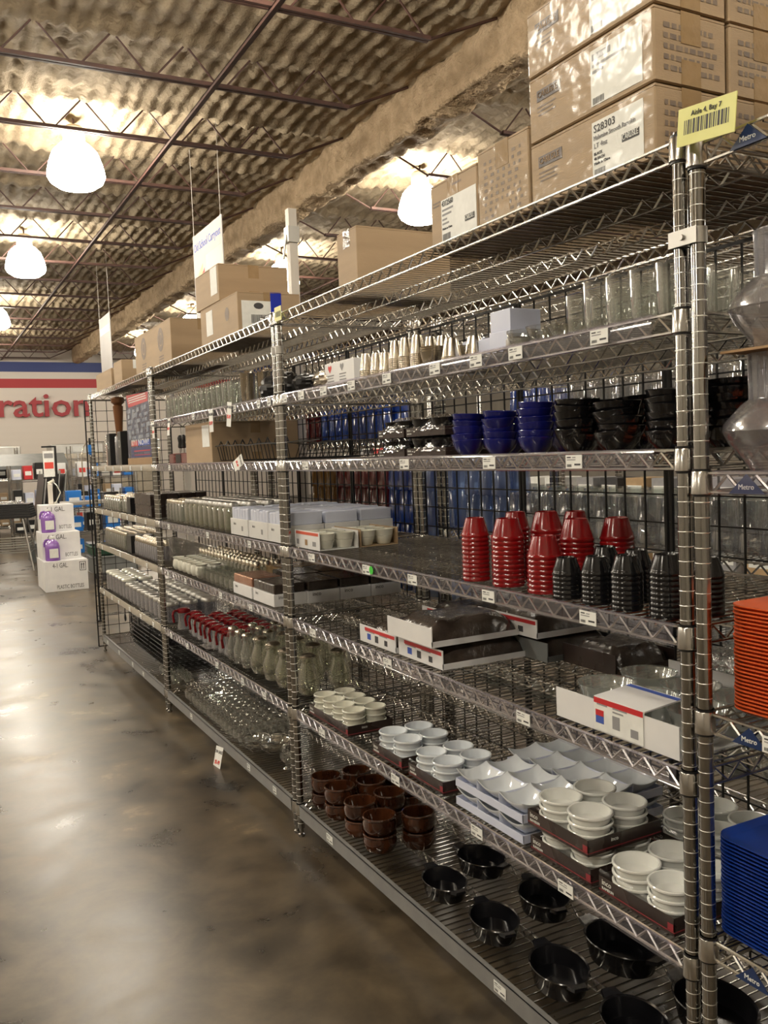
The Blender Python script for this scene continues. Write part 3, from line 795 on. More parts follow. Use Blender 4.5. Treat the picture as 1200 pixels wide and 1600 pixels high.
# hanging aisle signs
SIGNW = noisy('matte_sign_board', (.36, .34, .33), (.40, .38, .37), 3, (.5, .6))
def hang_sign(lbl, x, y0, y1, z0, z1, body):
    r = thing('hanging_sign', lbl, 'sign', (x, (y0 + y1) / 2, z0)); b = (y1 - y0) / 2; h = z1 - z0
    sp = MB().box(-.004, .004, -b, b, 0, h).build('sign_panel', SIGNW, r, smooth=False)
    w = MB()
    for s_ in (-1, 1):
        w.tube((0, s_ * b * .92, h), (0, s_ * b * .92, 4.97 - z0), .0030, 4); w.box(-.006, .006, s_ * b * .92 - .01, s_ * b * .92 + .01, h - .015, h + .006)
    w.build('hanging_wire', WHITEPNT, r, smooth=False)
    if body:
        text(body, .075, sp, (-.005, b - .04, h - .19), FX, FZ, BLUEINK, 'sign_lettering', fit=(2 * b - .10, .12))
        mb = MB()
        for k, (oy, oz, mi) in enumerate(((.16, -.46, 0), (.22, -.52, 1), (.28, -.60, 2))):
            mb.add([(-.005 - k * .0003, b - oy - .02, h + oz - .16), (-.005 - k * .0003, b - oy - .18, h + oz - .04), (-.005 - k * .0003, b - oy - .20, h + oz + .10), (-.005 - k * .0003, b - oy, h + oz)], [(0, 1, 2, 3)], mi)
        mb.build('food_picture', [mat('sign_orange', (.75, .35, .12), .5), REDINK, BLUEINK], sp, smooth=False)
        MB().box(-.0052, -.0042, -b + .04, b - .48, .15, h - .30).build('tan_picture_field', mat('sign_tan', (.62, .50, .36), .5), sp, smooth=False)
    else:
        MB().box(-.0052, -.0042, -b + .08, b - .08, h - .30, h - .18).build('sign_lettering_bar', mat('pale_blue_print', (.45, .48, .62), .5), sp, smooth=False)
hang_sign('large white hanging sign reading Old School Carryout over the shelves', 1.9, 8.15, 9.25, 2.80, 3.97, 'Old School Carryout')
hang_sign('small blank-looking white hanging sign over the far end of the shelves', 1.9, 14.3, 15.26, 2.80, 3.91, '')

# ================================================================ bottom shelf of the near unit
Z1 = top(1); SPC = 'on the bottom shelf'
bowl = Kind(tag(MB().lathe([(.036, 0), (.046, .004), (.053, .018), (.0545, .036), (.0515, .046), (.052, .050), (.0545, .053), (.0530, .057), (.0490, .0565), (.0475, .050), (.0480, .036), (.046, .018), (.036, .008), (.001, .006)], 32, cap1=True).build('crock_bowl', BROWN), '', 'bowl'))
for (xs, ys, rw) in ((.078, [1.775, 1.660, 1.500, 1.362], 'front row'), (.195, [1.765, 1.650, 1.515, 1.318], 'second row'), (.31, [1.72, 1.60], 'rear row')):
    for i, y in enumerate(reversed(ys)):
        for k in range(2):
            bowl.put((xs, y, Z1 + .0555 * k), random.uniform(0, 6), 'brown glazed bowl, %s of its pair, %s, %s from the near end' % (('lower', 'upper')[k], rw, ORD[i + 1]), 'brown glazed bowls on the bottom shelf')
def oval_mesh():
    m = MB(); sx, sy = .065, .087
    prof = [(.80, 0), (.87, .002), (.95, .030), (1.0, .046), (1.02, .048), (1.0, .050), (.95, .047), (.90, .030), (.82, .008), (.01, .007)]
    m.lathe([(a, z) for a, z in prof], 40, sx=sx, sy=sy)
    for s_ in (-1, 1):      # tab handles at both ends
        y = s_ * sy
        m.add([(-.022, y * .97, .040), (.022, y * .97, .040), (.017, y * 1.27, .046), (-.017, y * 1.27, .046), (-.022, y * .97, .049), (.022, y * .97, .049), (.015, y * 1.25, .053), (-.015, y * 1.25, .053)],
              [(0, 3, 2, 1), (4, 5, 6, 7), (0, 1, 5, 4), (1, 2, 6, 5), (2, 3, 7, 6), (3, 0, 4, 7)])
    return m.build('oval_baking_dish', BLACKGL, ang=30)
oval = Kind(tag(oval_mesh(), '', 'baking dish'))
for i, (x, y, a, s) in enumerate(((.100, 1.010, -.08, .92), (.100, .765, -.20, .94), (.102, .505, -.22, 1.0), (.108, .262, -.2, 1.02))):
    oval.put((x, y, Z1), a, 'black oval baking dish, front row, %s from the brown bowls' % ORD[i + 1], 'black oval baking dishes', scale=s)
for i, (x, y, a, s) in enumerate(((.265, 1.070, .20, .95), (.280, .790, -.22, 1.0), (.290, .500, .08, 1.15), (.29, .215, -.05, 1.15))):
    oval.put((x, y, Z1), a, 'black oval baking dish, second row, %s from the brown bowls' % ORD[i + 1], 'black oval baking dishes', scale=s)

# ================================================================ ramekins in printed trays, sixth shelf
Z2 = top(2)
def ram_mesh(r=.042, h=.026, m=STONE):
    k = r / .042
    return MB().lathe([(r * .76, 0), (r * .82, .002), (r * .90, h * .62), (r * .955, h * .78), (r * 1.0, h * .84), (r * 1.0, h * .95), (r * .965, h), (r * .90, h * .985), (r * .87, h * .85), (r * .80, .006), (.001, .005)], 30).build('ramekin', m)
def tray_pack(label, x0, y0, nx, ny, r, layers, z0, mr, hh=.026, name='inco', sub='RAMEKIN', wallh=.034, rim='white', where='', g=None):
    """printed card tray holding stacks of ramekins; the ramekins are things of their own"""
    w = nx * 2 * r + .008; l = ny * 2 * r + .008
    t = thing('display_tray', label, 'tray', (x0 + w / 2, y0 + l / 2, z0))
    a, b = w / 2, l / 2
    mb = MB().box(-a, a, -b, b, 0, .002)
    mb.box(-a, -a + .0015, -b, b, .002, wallh); mb.box(a - .0015, a, -b, b, .002, wallh)
    mb.box(-a, a, -b, -b + .0015, .002, wallh); mb.box(-a, a, b - .0015, b, .002, wallh)
    mb.build('tray', PINKED, t, smooth=False)
    MB().box(-a - .0005, -a, -b, b, .006, .008).box(-a, a, -b - .0005, -b, .006, .008).box(-a - .0006, -a, -b + .002, -b + .016, .009, .022).build('red_stripe', mat('dull_red_print', (.28, .03, .04), .4), t, smooth=False)
    text(name, .016, t, (-a - .0008, b - .010, wallh - .014), FX, FZ, PAPER, 'printed_name')
    text(sub, .008, t, (-a - .0008, b - .010, wallh - .024), FX, FZ, PAPER, 'printed_name')
    text(name, .012, t, (-a + w * .30, -b - .0008, wallh - .014), NX, FZ, PAPER, 'printed_name')
    hh_ = wallh + .014
    f = MB().box(-a - .002, a + .002, -b - .002, b + .002, .0005, hh_, 0, .004); f.f.pop(); f.m.pop()
    f.build('shrink_wrap', FILM, t, ang=20)
    for i in range(nx):
        for j in range(ny):
            for k in range(layers):
                mr.put((x0 + .004 + r + i * 2 * r, y0 + .004 + r + j * 2 * r, z0 + .0025 + k * hh * .70), 0,
                       'ramekin in %s, layer %s, %s row, %s from near end' % (where, ('one', 'two', 'three', 'four')[k], ('front', 'second', 'third')[i], ORD[j + 1]), 'ramekins in ' + where)
    return t
r1 = Kind(tag(ram_mesh(.0385, .030, CREAM), '', 'ramekin'))
r2 = Kind(tag(ram_mesh(.0440, .029, STONEBLUE), '', 'ramekin'))
r3 = Kind(tag(ram_mesh(.0485, .030, STONE), '', 'ramekin'))
tray_pack('dark printed tray of small cream ramekins nearest the second posts, sixth shelf', .018, 1.440, 2, 4, .0385, 3, Z2, r1, .030, rim='small cream ramekin', where='cream tray')
tray_pack('dark tray of cool white ramekins right of the cream ones, sixth shelf', .018, 1.085, 2, 2, .0440, 3, Z2, r2, .029, where='white tray beside cream ones')
tray_pack('dark tray of cool white ramekins left of the square dishes, sixth shelf', .018, .862, 2, 2, .0440, 3, Z2, r2, .029, where='white tray beside square dishes')
tray_pack('lower black inco tray of white ramekins right of the square dishes, sixth shelf', .018, .285, 2, 2, .0485, 3, Z2, r3, .027, where='lower stacked black tray')
tray_pack('upper black inco tray of white ramekins, stacked on another tray, sixth shelf', .014, .288, 2, 2, .0485, 3, Z2 + .0605, r3, .027, where='upper stacked black tray')
tray_pack('black inco tray of white ramekins beside the doubled near posts, sixth shelf', .018, .060, 2, 2, .0485, 3, Z2, r3, .027, where='black tray beside doubled posts')
tray_pack('black tray of white ramekins at the back of the sixth shelf near the posts', .27, .075, 2, 3, .0485, 3, Z2, r3, .027, where='black tray at shelf back')
# square dishes with raised corners, two layers in white card trays
def square_dish():
    m = MB(); n = 9; a = .046
    vs = []; P = {}
    for sgn, off in ((0, 0), (1, .004)):
        for i in range(n):
            for j in range(n):
                u, v = -1 + 2 * i / (n - 1), -1 + 2 * j / (n - 1)
                e = max(abs(u), abs(v)); c = (u * u * v * v)
                z = .006 + .027 * e ** 3 + .011 * c * e - off
                k = .74 + .26 * e ** 2
                vs.append((a * u * k, a * v * k, max(z, 0)))
    fs = []
    for i in range(n - 1):
        for j in range(n - 1):
            q = i * n + j; fs.append((q, q + n, q + n + 1, q + 1)); q += n * n; fs.append((q, q + 1, q + n + 1, q + n))
    edge = [(i, 0) for i in range(n)] + [(n - 1, j) for j in range(1, n)] + [(i, n - 1) for i in range(n - 2, -1, -1)] + [(0, j) for j in range(n - 2, 0, -1)]
    for k in range(len(edge)):
        p, q = edge[k], edge[(k + 1) % len(edge)]; A = p[0] * n + p[1]; B_ = q[0] * n + q[1]
        fs.append((A, A + n * n, B_ + n * n, B_))
    return m.add(vs, fs).build('square_dish', STONEBLUE, ang=60)
sqd = Kind(tag(square_dish(), '', 'dish'))
for (cx, lab, nn) in ((.018, 'front', 3), (.215, 'rear', 4)):
    for k in range(2):
        y0 = .515 if cx < .1 else .47; l = .0935 * nn + .004
        t = thing('card_tray', '%s white card tray of square dishes, %s of two, on the sixth shelf' % (lab, ('lower', 'upper')[k]), 'tray', (cx, y0, Z2 + k * .048))
        MB().box(0, .190, 0, l, 0, .002).box(0, .0015, 0, l, .002, .020).box(.1885, .190, 0, l, .002, .020).box(0, .190, 0, .0015, .002, .020).box(0, .190, l - .0015, l, .002, .020).build('tray', BLUEWHITE, t, smooth=False)
        d = MB().box(.0935, .0945, .002, l - .002, .002, .040)
        for q in range(1, nn): d.box(.002, .188, .0935 * q + .0015, .0935 * q + .0025, .002, .040)
        d.build('divider', BLUEWHITE, t, smooth=False)
        for i in range(2):
            for j in range(nn):
                sqd.put((cx + .048 + i * .0945, y0 + .048 + j * .0935, Z2 + k * .048 + .0025), 0,
                        'white square dish in %s %s card tray, %s, %s from near end' % (lab, ('lower', 'upper')[k], ('front row', 'second row')[i], ORD[j + 1]), 'white square dishes on the sixth shelf')

# ================================================================ fifth shelf: wrapped packs and the bowl carton
Z3 = top(3)
REDSTR = mat('red_print_band', (.55, .03, .035), .4)
def wrap_pack(label, x0, y0, z0, l=.235, d=.30, h=.056, rx=0, red=True, product=DARKPK, tm=None):
    """low white carton tray of dark goods under wrinkled film, its end flap facing the aisle"""
    t = thing('wrapped_pack', label, 'pack', (x0, y0, z0), rx)
    MB().box(0, d, 0, l, 0, .003).box(0, .0025, 0, l, .003, h * .92).box(d - .0025, d, 0, l, .003, h * .75).box(0, d, 0, .002, .003, h * .28).box(0, d, l - .002, l, .003, h * .28).build('carton_tray', tm or WHITECARD, t, smooth=False)
    n = 12; vs = []; rr_ = random.Random(int(y0 * 1000) + int(z0 * 99))
    ys = [.004 + (l - .008) * i / n for i in range(n + 1)]; xs = [.004 + (d - .008) * i / n for i in range(n + 1)]
    for i, x in enumerate(xs):
        for j, y in enumerate(ys):
            e = min(1, min(i, n - i) / 2.2) ** .5 * min(1, min(j, n - j) / 2.2) ** .5
            vs.append((x, y, .006 + (h * 1.02 + rr_.uniform(-.004, .004)) * e))
    fs = [(i * (n + 1) + j, (i + 1) * (n + 1) + j, (i + 1) * (n + 1) + j + 1, i * (n + 1) + j + 1) for i in range(n) for j in range(n)]
    MB().add(vs, fs).build('wrapped_goods', product, t, ang=60)
    if red:
        MB().box(-.0005, 0, .006, l - .035, h * .66, h * .84).build('red_band', REDSTR, t, smooth=False)
        mb = MB(); mb.box(-.0005, 0, l * .22, l * .30, .010, .026); mb.box(-.0005, 0, l * .47, l * .56, .010, .030, 0); mb.build('printed_picture', INK, t, smooth=False)
        MB().box(-.0005, 0, l * .68, l * .78, .012, .030).build('blue_mark', BLUEINK, t, smooth=False)
        ink_block(t, -.0006, l - .04, .034, [(0, 0, .06, .003), (.09, 0, .05, .003)], GREYINK)
    return t
wrap_pack('low wrapped pack with a red-striped flap, leftmost of the front packs on the fifth shelf', .030, 1.118, Z3, .230)
wrap_pack('lower wrapped pack with a red stripe under another at the front of the fifth shelf', .034, .868, Z3, .240)
wrap_pack('upper wrapped pack with a plain white flap, lying on another on the fifth shelf', .010, .880, Z3 + .060, .245, red=False)
wrap_pack('wrapped pack with a red stripe, behind the front packs toward the second posts on the fifth shelf', .345, 1.270, Z3, .235, .22)
wrap_pack('lower wrapped pack at the back of the fifth shelf in the middle', .30, .770, Z3, .265, .25, red=False, tm=GREYPL)
wrap_pack('upper wrapped pack with a red stripe at the back of the fifth shelf in the middle', .29, .800, Z3 + .060, .28, .25)
wrap_pack('dark wrapped pack at the back of the fifth shelf, nearest the grid', .345, .56, Z3, .20, .20, red=False, tm=PINKED)
# white carton of glass bowls by the near posts
t = thing('bowl_carton', 'white carton with red stripe holding glass bowls beside the doubled near posts', 'box', (.028, .050, Z3))
MB().box(0, .30, 0, .345, 0, .003).box(0, .0025, 0, .345, .003, .062).box(.2975, .30, 0, .345, .003, .055).box(-.0005, 0, .085, .225, .058, .070).build('carton_tray', WHITECARD, t, smooth=False)
tp = MB(); tp.add([(0, .085, .070), (0, .225, .070), (.10, .225, .078), (.10, .085, .078), (0, .085, .067), (0, .225, .067), (.10, .225, .075), (.10, .085, .075)], [(0, 3, 2, 1), (4, 5, 6, 7), (0, 1, 5, 4), (2, 3, 7, 6), (1, 2, 6, 5), (3, 0, 4, 7)])
tp.build('printed_sleeve', WHITECARD, t, smooth=False)
MB().box(-.0022, -.0012, .087, .223, .003, .0685).build('sleeve_front', PAPER, t, smooth=False)
MB().box(-.0028, -.0021, .087, .223, .058, .0690).build('red_band', REDSTR, t, smooth=False)
ds = MB(); ds.add([(.084, .085, .0773), (.084, .225, .0773), (.097, .225, .0783), (.097, .085, .0783)], [(0, 3, 2, 1)]); ds.build('blue_band', BLUEINK, t, smooth=False)
MB().box(-.0028, -.0021, .195, .218, .018, .042).build('blue_mark', BLUEINK, t, smooth=False)
MB().box(-.0030, -.0021, .195, .218, .033, .045).build('red_mark', REDSTR, t, smooth=False)
MB().box(-.0028, -.0021, .150, .170, .016, .042).box(-.0028, -.0021, .100, .120, .012, .028).build('printed_picture', GREYINK, t, smooth=False)
ink_block(t, -.0029, .214, 0, [(0, .055, .03, .003), (.045, .055, .04, .003), (.045, .048, .03, .003)], GREYINK)
gbowl = Kind(tag(MB().lathe([(.030, 0), (.036, .003), (.052, .030), (.060, .058), (.062, .062), (.058, .060), (.050, .030), (.030, .007), (.001, .006)], 30).build('glass_bowl', FROST), '', 'bowl'))
for i, (x, y, z) in enumerate(((.09, .33, .008), (.22, .34, .008), (.09, .205, .008), (.215, .215, .008), (.10, .085, .008), (.225, .09, .008))):
    gbowl.put((x + .03, y + .01, Z3 + z), 0, 'clear glass bowl in the white carton by the near posts, %s' % ('far front', 'far rear', 'middle front', 'middle rear', 'near front', 'near rear')[i], 'glass bowls in the white carton')
t = thing('bag_of_bowls', 'crumpled clear bag of glass bowls behind the white carton on the fifth shelf', 'bag', (.35, .06, Z3))
MB().box(0, .002, 0, .33, .0, .075).build('card_flap', WHITECARD, t, smooth=False)
n = 10; vs = []; rr_ = random.Random(3)
for i in range(n + 1):
    for j in range(n + 1):
        e = min(1, min(i, n - i) / 2) ** .5 * min(1, min(j, n - j) / 2) ** .5
        vs.append((.006 + .18 * i / n, .33 * j / n, .002 + (.095 + rr_.uniform(-.015, .015)) * e))
MB().add(vs, [(i * (n + 1) + j, (i + 1) * (n + 1) + j, (i + 1) * (n + 1) + j + 1, i * (n + 1) + j + 1) for i in range(n) for j in range(n)]).build('clear_bag', CLEARSHEET, t, ang=20)
for i, y in enumerate((.10, .22, .34)):
    gbowl.put((.44, y, Z3 + .003), 0, 'clear glass bowl inside the crumpled bag, %s from the near end' % ORD[i + 1], 'glass bowls in the bag')
# inco boxes on the fifth shelf by the second posts
def inco(label, x0, y0, z0, l=.235, d=.135, h=.085, lower=WHITECARD, upper=None):
    t = thing('product_carton', label, 'box', (x0, y0, z0))
    MB().box(0, d, 0, l, 0, h * .56, 0, .001).build('carton_base', lower, t, ang=20)
    up = MB().box(.003, d - .003, .003, l - .003, h * .56, h, 0, .004); up.build('carton_contents', upper or DARKPK, t, ang=20)
    text('inco', .022, t, (.018, -.0005, h * .34), NX, FZ, INK, 'printed_name')
    text('inco', .018, t, (-.0005, l - .03, h * .34), FX, FZ, GREYINK, 'printed_name')
    return t
for i in range(4):
    inco('white inco carton with a dark top, on the fifth shelf behind the second posts, %s from the aisle' % ORD[i + 1], .03 + i * .138, 1.93 + (.16 if i < 1 else .15), Z3)
if True:
    inco('white inco carton with a copper top at the front of the fifth shelf', .028, 2.34, Z3, upper=COPPER)
for i in range(2):
    inco('dark-topped white inco carton, back of the fifth shelf beyond second posts, %s' % ORD[i + 1], .20 + i * .14, 2.33, Z3)

# ================================================================ fourth shelf: red and black cups, ramekin boxes
Z4 = top(4)
def nest_cup(r=.034, h=.062, m=REDPL):
    k = r / .034
    return MB().lathe([(r * 1.0, 0), (r * 1.035, .0025), (r * 1.035, .0065), (r * .98, .009), (r * .965, .012), (r * .72, h - .004), (r * .69, h), (r * .60, h + .0008), (r * .57, h - .0025), (.001, h - .0025)], 30, cap0=False, cap1=False).build('melamine_cup', m)
rc = Kind(tag(nest_cup(.0335, .046, REDPL), '', 'cup')); rcb = Kind(tag(nest_cup(.0375, .050, REDPL), '', 'cup'))
bc = Kind(tag(nest_cup(.0300, .038, BLKPL), '', 'cup'))
redst = [(rc, .050, .720, 10, 'front left red stack'), (rcb, .056, .594, 10, 'second red stack from the left in front'), (rcb, .058, .462, 7, 'shorter front red stack before the black ones'),
         (rc, .135, .668, 11, 'red stack just behind the gap of the two left ones'), (rcb, .150, .568, 11, 'middle rear red stack'), (rcb, .142, .452, 10, 'red stack behind the shorter one'), (rcb, .215, .402, 10, 'rearmost red stack near the black cups'), (rc, .230, .560, 11, 'rear red stack against the grid side')]
for k, x, y, n, w_ in redst: stack(k, n + 1, .0107, x, y, Z4, 'glossy red cup', 'the ' + w_, 'red cups on the fourth shelf')
bkst = [(.046, .372, 6, 'front black stack next to the red cups'), (.050, .285, 7, 'second black stack from the red cups in front'), (.050, .198, 8, 'third black stack from the red cups in front'), (.052, .098, 9, 'front black stack nearest the doubled posts'),
        (.122, .338, 8, 'rear black stack next to the red cups'), (.125, .250, 8, 'second rear black stack from the red cups'), (.125, .160, 8, 'third rear black stack from the red cups'), (.126, .070, 8, 'rear black stack nearest the doubled posts')]
for x, y, n, w_ in bkst: stack(bc, n, .0096, x, y, Z4, 'glossy black cup', 'the ' + w_, 'black cups on the fourth shelf')
# clear-wrapped cartons of cream ramekins
cup2 = Kind(tag(MB().lathe([(.022, 0), (.024, .002), (.029, .020), (.0305, .024), (.0305, .028), (.0325, .030), (.0325, .034), (.0355, .048), (.0365, .052), (.034, .052), (.028, .028), (.001, .026)], 24).build('ramekin', CREAM), '', 'ramekin'))
for i, (x0, lab) in enumerate(((.028, 'front'), (.182, 'rear'))):
    t = thing('ramekin_carton', '%s low carton of cream ramekins beside the second posts on the fourth shelf' % lab, 'box', (x0, 1.625, Z4))
    MB().box(0, .145, 0, .215, 0, .002).box(0, .002, 0, .215, .002, .062).box(.143, .145, 0, .215, .002, .060).build('carton', WHITECARD if i == 0 else CARD, t, smooth=False)
    if i == 0:
        MB().box(-.0006, 0, .01, .205, .048, .058).build('red_band', mat('orange_red_print', (.65, .12, .07), .4), t, smooth=False)
        ink_block(t, -.0008, .20, .012, [(0, .0, .022, .018), (.14, 0, .03, .016)], GREYINK); ink_block(t, -.0008, .20, .012, [(.075, 0, .022, .020)], CARD2, 'printed_picture')
    f = MB().box(.001, .144, -.001, .216, .001, .060, 0, .004); f.build('shrink_wrap', FILM, t, ang=20)
    for a in range(2):
        for b in range(3):
            cup2.put((x0 + .037 + .071 * a, 1.663 + .070 * b, Z4 + .003), 0, 'cream ramekin in %s low carton by second posts, %s row, %s from near end' % (lab, ('front', 'back')[a], ORD[b + 1]), 'cream ramekins in low cartons')
def lidbox(label, x0, y0, l=.22, d=.14, h=.118):
    t = thing('product_carton', label, 'box', (x0, y0, Z4))
    MB().box(0, d, 0, l, 0, h * .58, 0, .001).build('carton_base', WHITECARD, t, ang=20)
    c = MB(); q = random.Random(int(x0 * 100 + y0 * 10)); y = .004
    while y < l - .02:
        w_ = .034; c.box(.004, d - .004, y, y + w_ - .004, h * .58, h * (.95 + q.uniform(-.03, .04)), 0, .003); y += w_
    c.build('carton_contents', BLUEWHITE, t, ang=20)
    text('inco', .018, t, (-.0005, l * .80, h * .36), FX, FZ, GREYINK, 'printed_name')
    ink_block(t, -.0006, l * .35, .02, [(0, 0, .02, .02)], GREYINK)
    f = MB().box(-.0015, d + .0015, -.0015, l + .0015, .001, h * .99, 0, .005).build('shrink_wrap', FILM, t, ang=20)
n_ = 0
for i, x0 in enumerate((.03, .175, .320, .45)):
    for j, y0 in enumerate((1.885, 2.12, 2.355)):
        if i == 3: continue
        lidbox('white carton of lilac-white wrapped goods on the fourth shelf, %s row, %s from near end' % (('front', 'middle', 'back')[i], ORD[j + 1]), x0, y0 if j else 1.905)

# ================================================================ third shelf: stacked bowls and packs
Z5 = top(5)
def low_bowl(r, m):
    return MB().lathe([(r * .50, 0), (r * .56, .003), (r * .58, .004), (r * .86, .018), (r * .98, .034), (r * 1.0, .037), (r * .97, .038), (r * .84, .021), (r * .55, .007), (.001, .006)], 34).build('melamine_bowl', m)
bb = Kind(tag(low_bowl(.0415, BLUEPL), '', 'bowl')); kb = Kind(tag(low_bowl(.0475, BLKPL), '', 'bowl'))
for i, (x, y, n) in enumerate(((.075, .774, 5), (.075, .640, 5), (.078, .505, 6))):
    stack(bb, n, .0165 if n == 5 else .0155, x, y, Z5, 'cobalt blue bowl', 'the %s front blue stack from second posts' % ORD[i + 1], 'blue bowls on the third shelf', .002, .07)
for i, (x, y, n) in enumerate(((.075, .668, 4), (.165, .745, 4), (.17, .63, 4), (.17, .52, 5))):
    if i: stack(bb, n, .0165, x + .01, y, Z5, 'cobalt blue melamine bowl', 'the %s rear blue stack from second posts' % ORD[i], 'blue bowls on the third shelf', .002, .05)
for i, (x, y, n) in enumerate(((.082, .372, 6), (.080, .243, 5), (.082, .108, 6))):
    stack(kb, n, .0150, x, y, Z5, 'glossy black bowl', 'the %s front black stack from the blue bowls' % ORD[i + 1], 'black bowls on the third shelf', .003, .09)
for i, (x, y, n) in enumerate(((.190, .405, 6), (.185, .295, 6), (.185, .180, 6), (.19, .07, 7), (.30, .35, 6), (.30, .22, 7), (.30, .09, 7))):
    stack(kb, n, .0150, x, y, Z5, 'glossy black bowl', 'the %s rear black stack from the blue bowls' % ORD[i + 1], 'black bowls on the third shelf', .003, .06)
for i, (x, y, n) in enumerate(((.21, -.155, 8),)):
    stack(kb, n, .0150, x, y, 1.3195, 'glossy black bowl', 'the black stack behind the ribbed vases', 'black bowls behind the vases', .003, .06)
def shrink_pack(label, x0, y0, z0, l, d=.16, h=.052, big=False):
    t = thing('shrink_wrapped_pack', label, 'pack', (x0, y0, z0))
    MB().box(0, d, 0, l, 0, h * .46, 0, .001).build('printed_tray', PINKED, t, ang=20)
    g = MB()
    for i in range(2):
        for j in range(2): g.lathe([(l * .20, h * .46), (l * .235, h * .9), (l * .215, h * .9), (l * .1, h * .5)], 18, (d * (.27 + .46 * i), l * (.26 + .48 * j), 0), cap0=True, cap1=True)
    g.build('black_dishes', BLKPL, t)
    n = 12; vs = []; q = random.Random(int(y0 * 100 + z0 * 1000))
    for i in range(n + 1):
        for j in range(n + 1):
            e = min(1, min(i, n - i) / 3) * min(1, min(j, n - j) / 3)
            vs.append((-.003 + (d + .006) * i / n, -.003 + (l + .006) * j / n, h * (.30 + .78 * e ** .6) + q.uniform(-.003, .003)))
    MB().add(vs, [(i * (n + 1) + j, (i + 1) * (n + 1) + j, (i + 1) * (n + 1) + j + 1, i * (n + 1) + j + 1) for i in range(n) for j in range(n)]).build('shrink_wrap', CLEARSHEET, t, ang=15)
    text('inco', .010, t, (-.0006, l - .008, h * .28), FX, FZ, PAPER, 'printed_name')
    text('RAMEKIN', .0055, t, (-.0006, l - .008, h * .12), FX, FZ, PAPER, 'printed_name')
    return t
for (x0, y0, l, w_) in ((.060, 1.078, .155, 'left'), (.060, .860, .205, 'right')):
    for k in range(2): shrink_pack('shrink-wrapped black dish pack, %s of front %s pair left of blue bowls' % (('lower', 'upper')[k], w_), x0, y0, Z5 + .056 * k, l)
for (x0, y0, l, w_) in ((.235, 1.04, .205, 'left'), (.235, .83, .20, 'middle'), (.29, .60, .20, 'right')):
    for k in range(2): shrink_pack('shrink-wrapped black dish pack, back of third shelf, %s of %s pair' % (('lower', 'upper')[k], w_), x0, y0, Z5 + .056 * k, l)

# ================================================================ second shelf: metal cups, boxes, glass
Z6 = top(6)
def box_print(label, x0, y0, z0, d, l, h, m=WHITECARD, hearts=False):
    t = thing('small_carton', label, 'box', (x0, y0, z0))
    MB().box(0, d, 0, l, 0, h, 0, .0008).build('carton', m, t, ang=20)
    MB().box(.002, d - .002, .002, l - .002, h, h + .0008).build('lid_flap', m, t, smooth=False)
    return t
t = box_print('white carton with a barcode and red heart prints left of the metal cups', .045, 1.345, Z6, .085, .215, .076)
mb = MB()
for (yy, mi) in ((.175, 0), (.085, 1)):
    s0 = len(mb.v)
    pts = [(0, -.012), (.013, .002), (.013, .009), (.007, .013), (0, .008), (-.007, .013), (-.013, .009), (-.013, .002)]
    mb.add([(-.0006, yy + a, .056 + b) for a, b in pts], [tuple(range(8))], mi)
mb.build('heart_print', [REDINK, GREYINK], t, smooth=False)
ink_block(t, -.0006, .195, 0, [(0, .034, .05, .004), (0, .026, .045, .003), (0, .016, .05, .004), (.09, .034, .05, .004), (.09, .026, .045, .003), (.09, .016, .05, .004)], GREYINK)
mb = MB(); x = .030
while x < .065: d = random.choice((.0008, .0015)); mb.quad((x, -.0006, .022), (x + d, -.0006, .022), (x + d, -.0006, .044), (x, -.0006, .044)); x += d + .0009
mb.quad((.028, -.0005, .049), (.066, -.0005, .049), (.066, -.0005, .053), (.028, -.0005, .053)); mb.build('barcode', INK, t, smooth=False)
box_print('small white carton behind the metal cups on the second shelf', .14, 1.22, Z6, .07, .09, .060)
def steel_cup(r, h, r0): return MB().lathe([(r, 0), (r * 1.05, .0012), (r * 1.05, .003), (r * .97, .0035), (r0, h - .003), (r0 * .93, h), (r0 * .5, h), (.001, h)], 26, cap0=False).build('steel_cup', STEEL)
sc1 = Kind(tag(steel_cup(.0205, .052, .0135), '', 'cup')); sc2 = Kind(tag(steel_cup(.026, .048, .017), '', 'cup'))
for i, (x, y, n) in enumerate(((.045, 1.262, 6), (.050, 1.205, 5), (.050, 1.150, 4), (.09, 1.235, 6), (.10, 1.165, 4))):
    stack(sc1, n, .0050, x, y, Z6, 'narrow steel cup', 'the %s narrow steel stack beside the heart carton' % ORD[i + 1], 'narrow steel cups')
for i, (x, y, n) in enumerate(((.048, 1.085, 9), (.048, 1.028, 9), (.050, .968, 9), (.10, 1.06, 9), (.105, .99, 9), (.105, .93, 8), (.16, 1.02, 9))):
    stack(sc1, n, .0050, x, y, Z6, 'upturned shiny steel cup', 'the %s tall steel stack on the second shelf' % ORD[i + 1], 'tall stacked steel cups')
for i, (x, y, n) in enumerate(((.050, .800, 4), (.105, .78, 5))):
    stack(sc2, n, .0045, x, y, Z6, 'wide upturned steel cup', 'the %s wide steel stack before the small white boxes' % ORD[i + 1], 'wide steel cups turned over')
sc3 = Kind(tag(MB().lathe([(.020, 0), (.022, .001), (.031, .040), (.033, .041), (.030, .040), (.020, .002), (.001, .002)], 26).build('steel_bowl', STEEL), '', 'cup'))
for i, (x, y) in enumerate(((.052, .898), (.13, .88))):
    stack(sc3, 3, .006, x, y, Z6, 'upright shallow steel cup', 'the %s upright steel stack' % ORD[i + 1], 'upright steel cups')
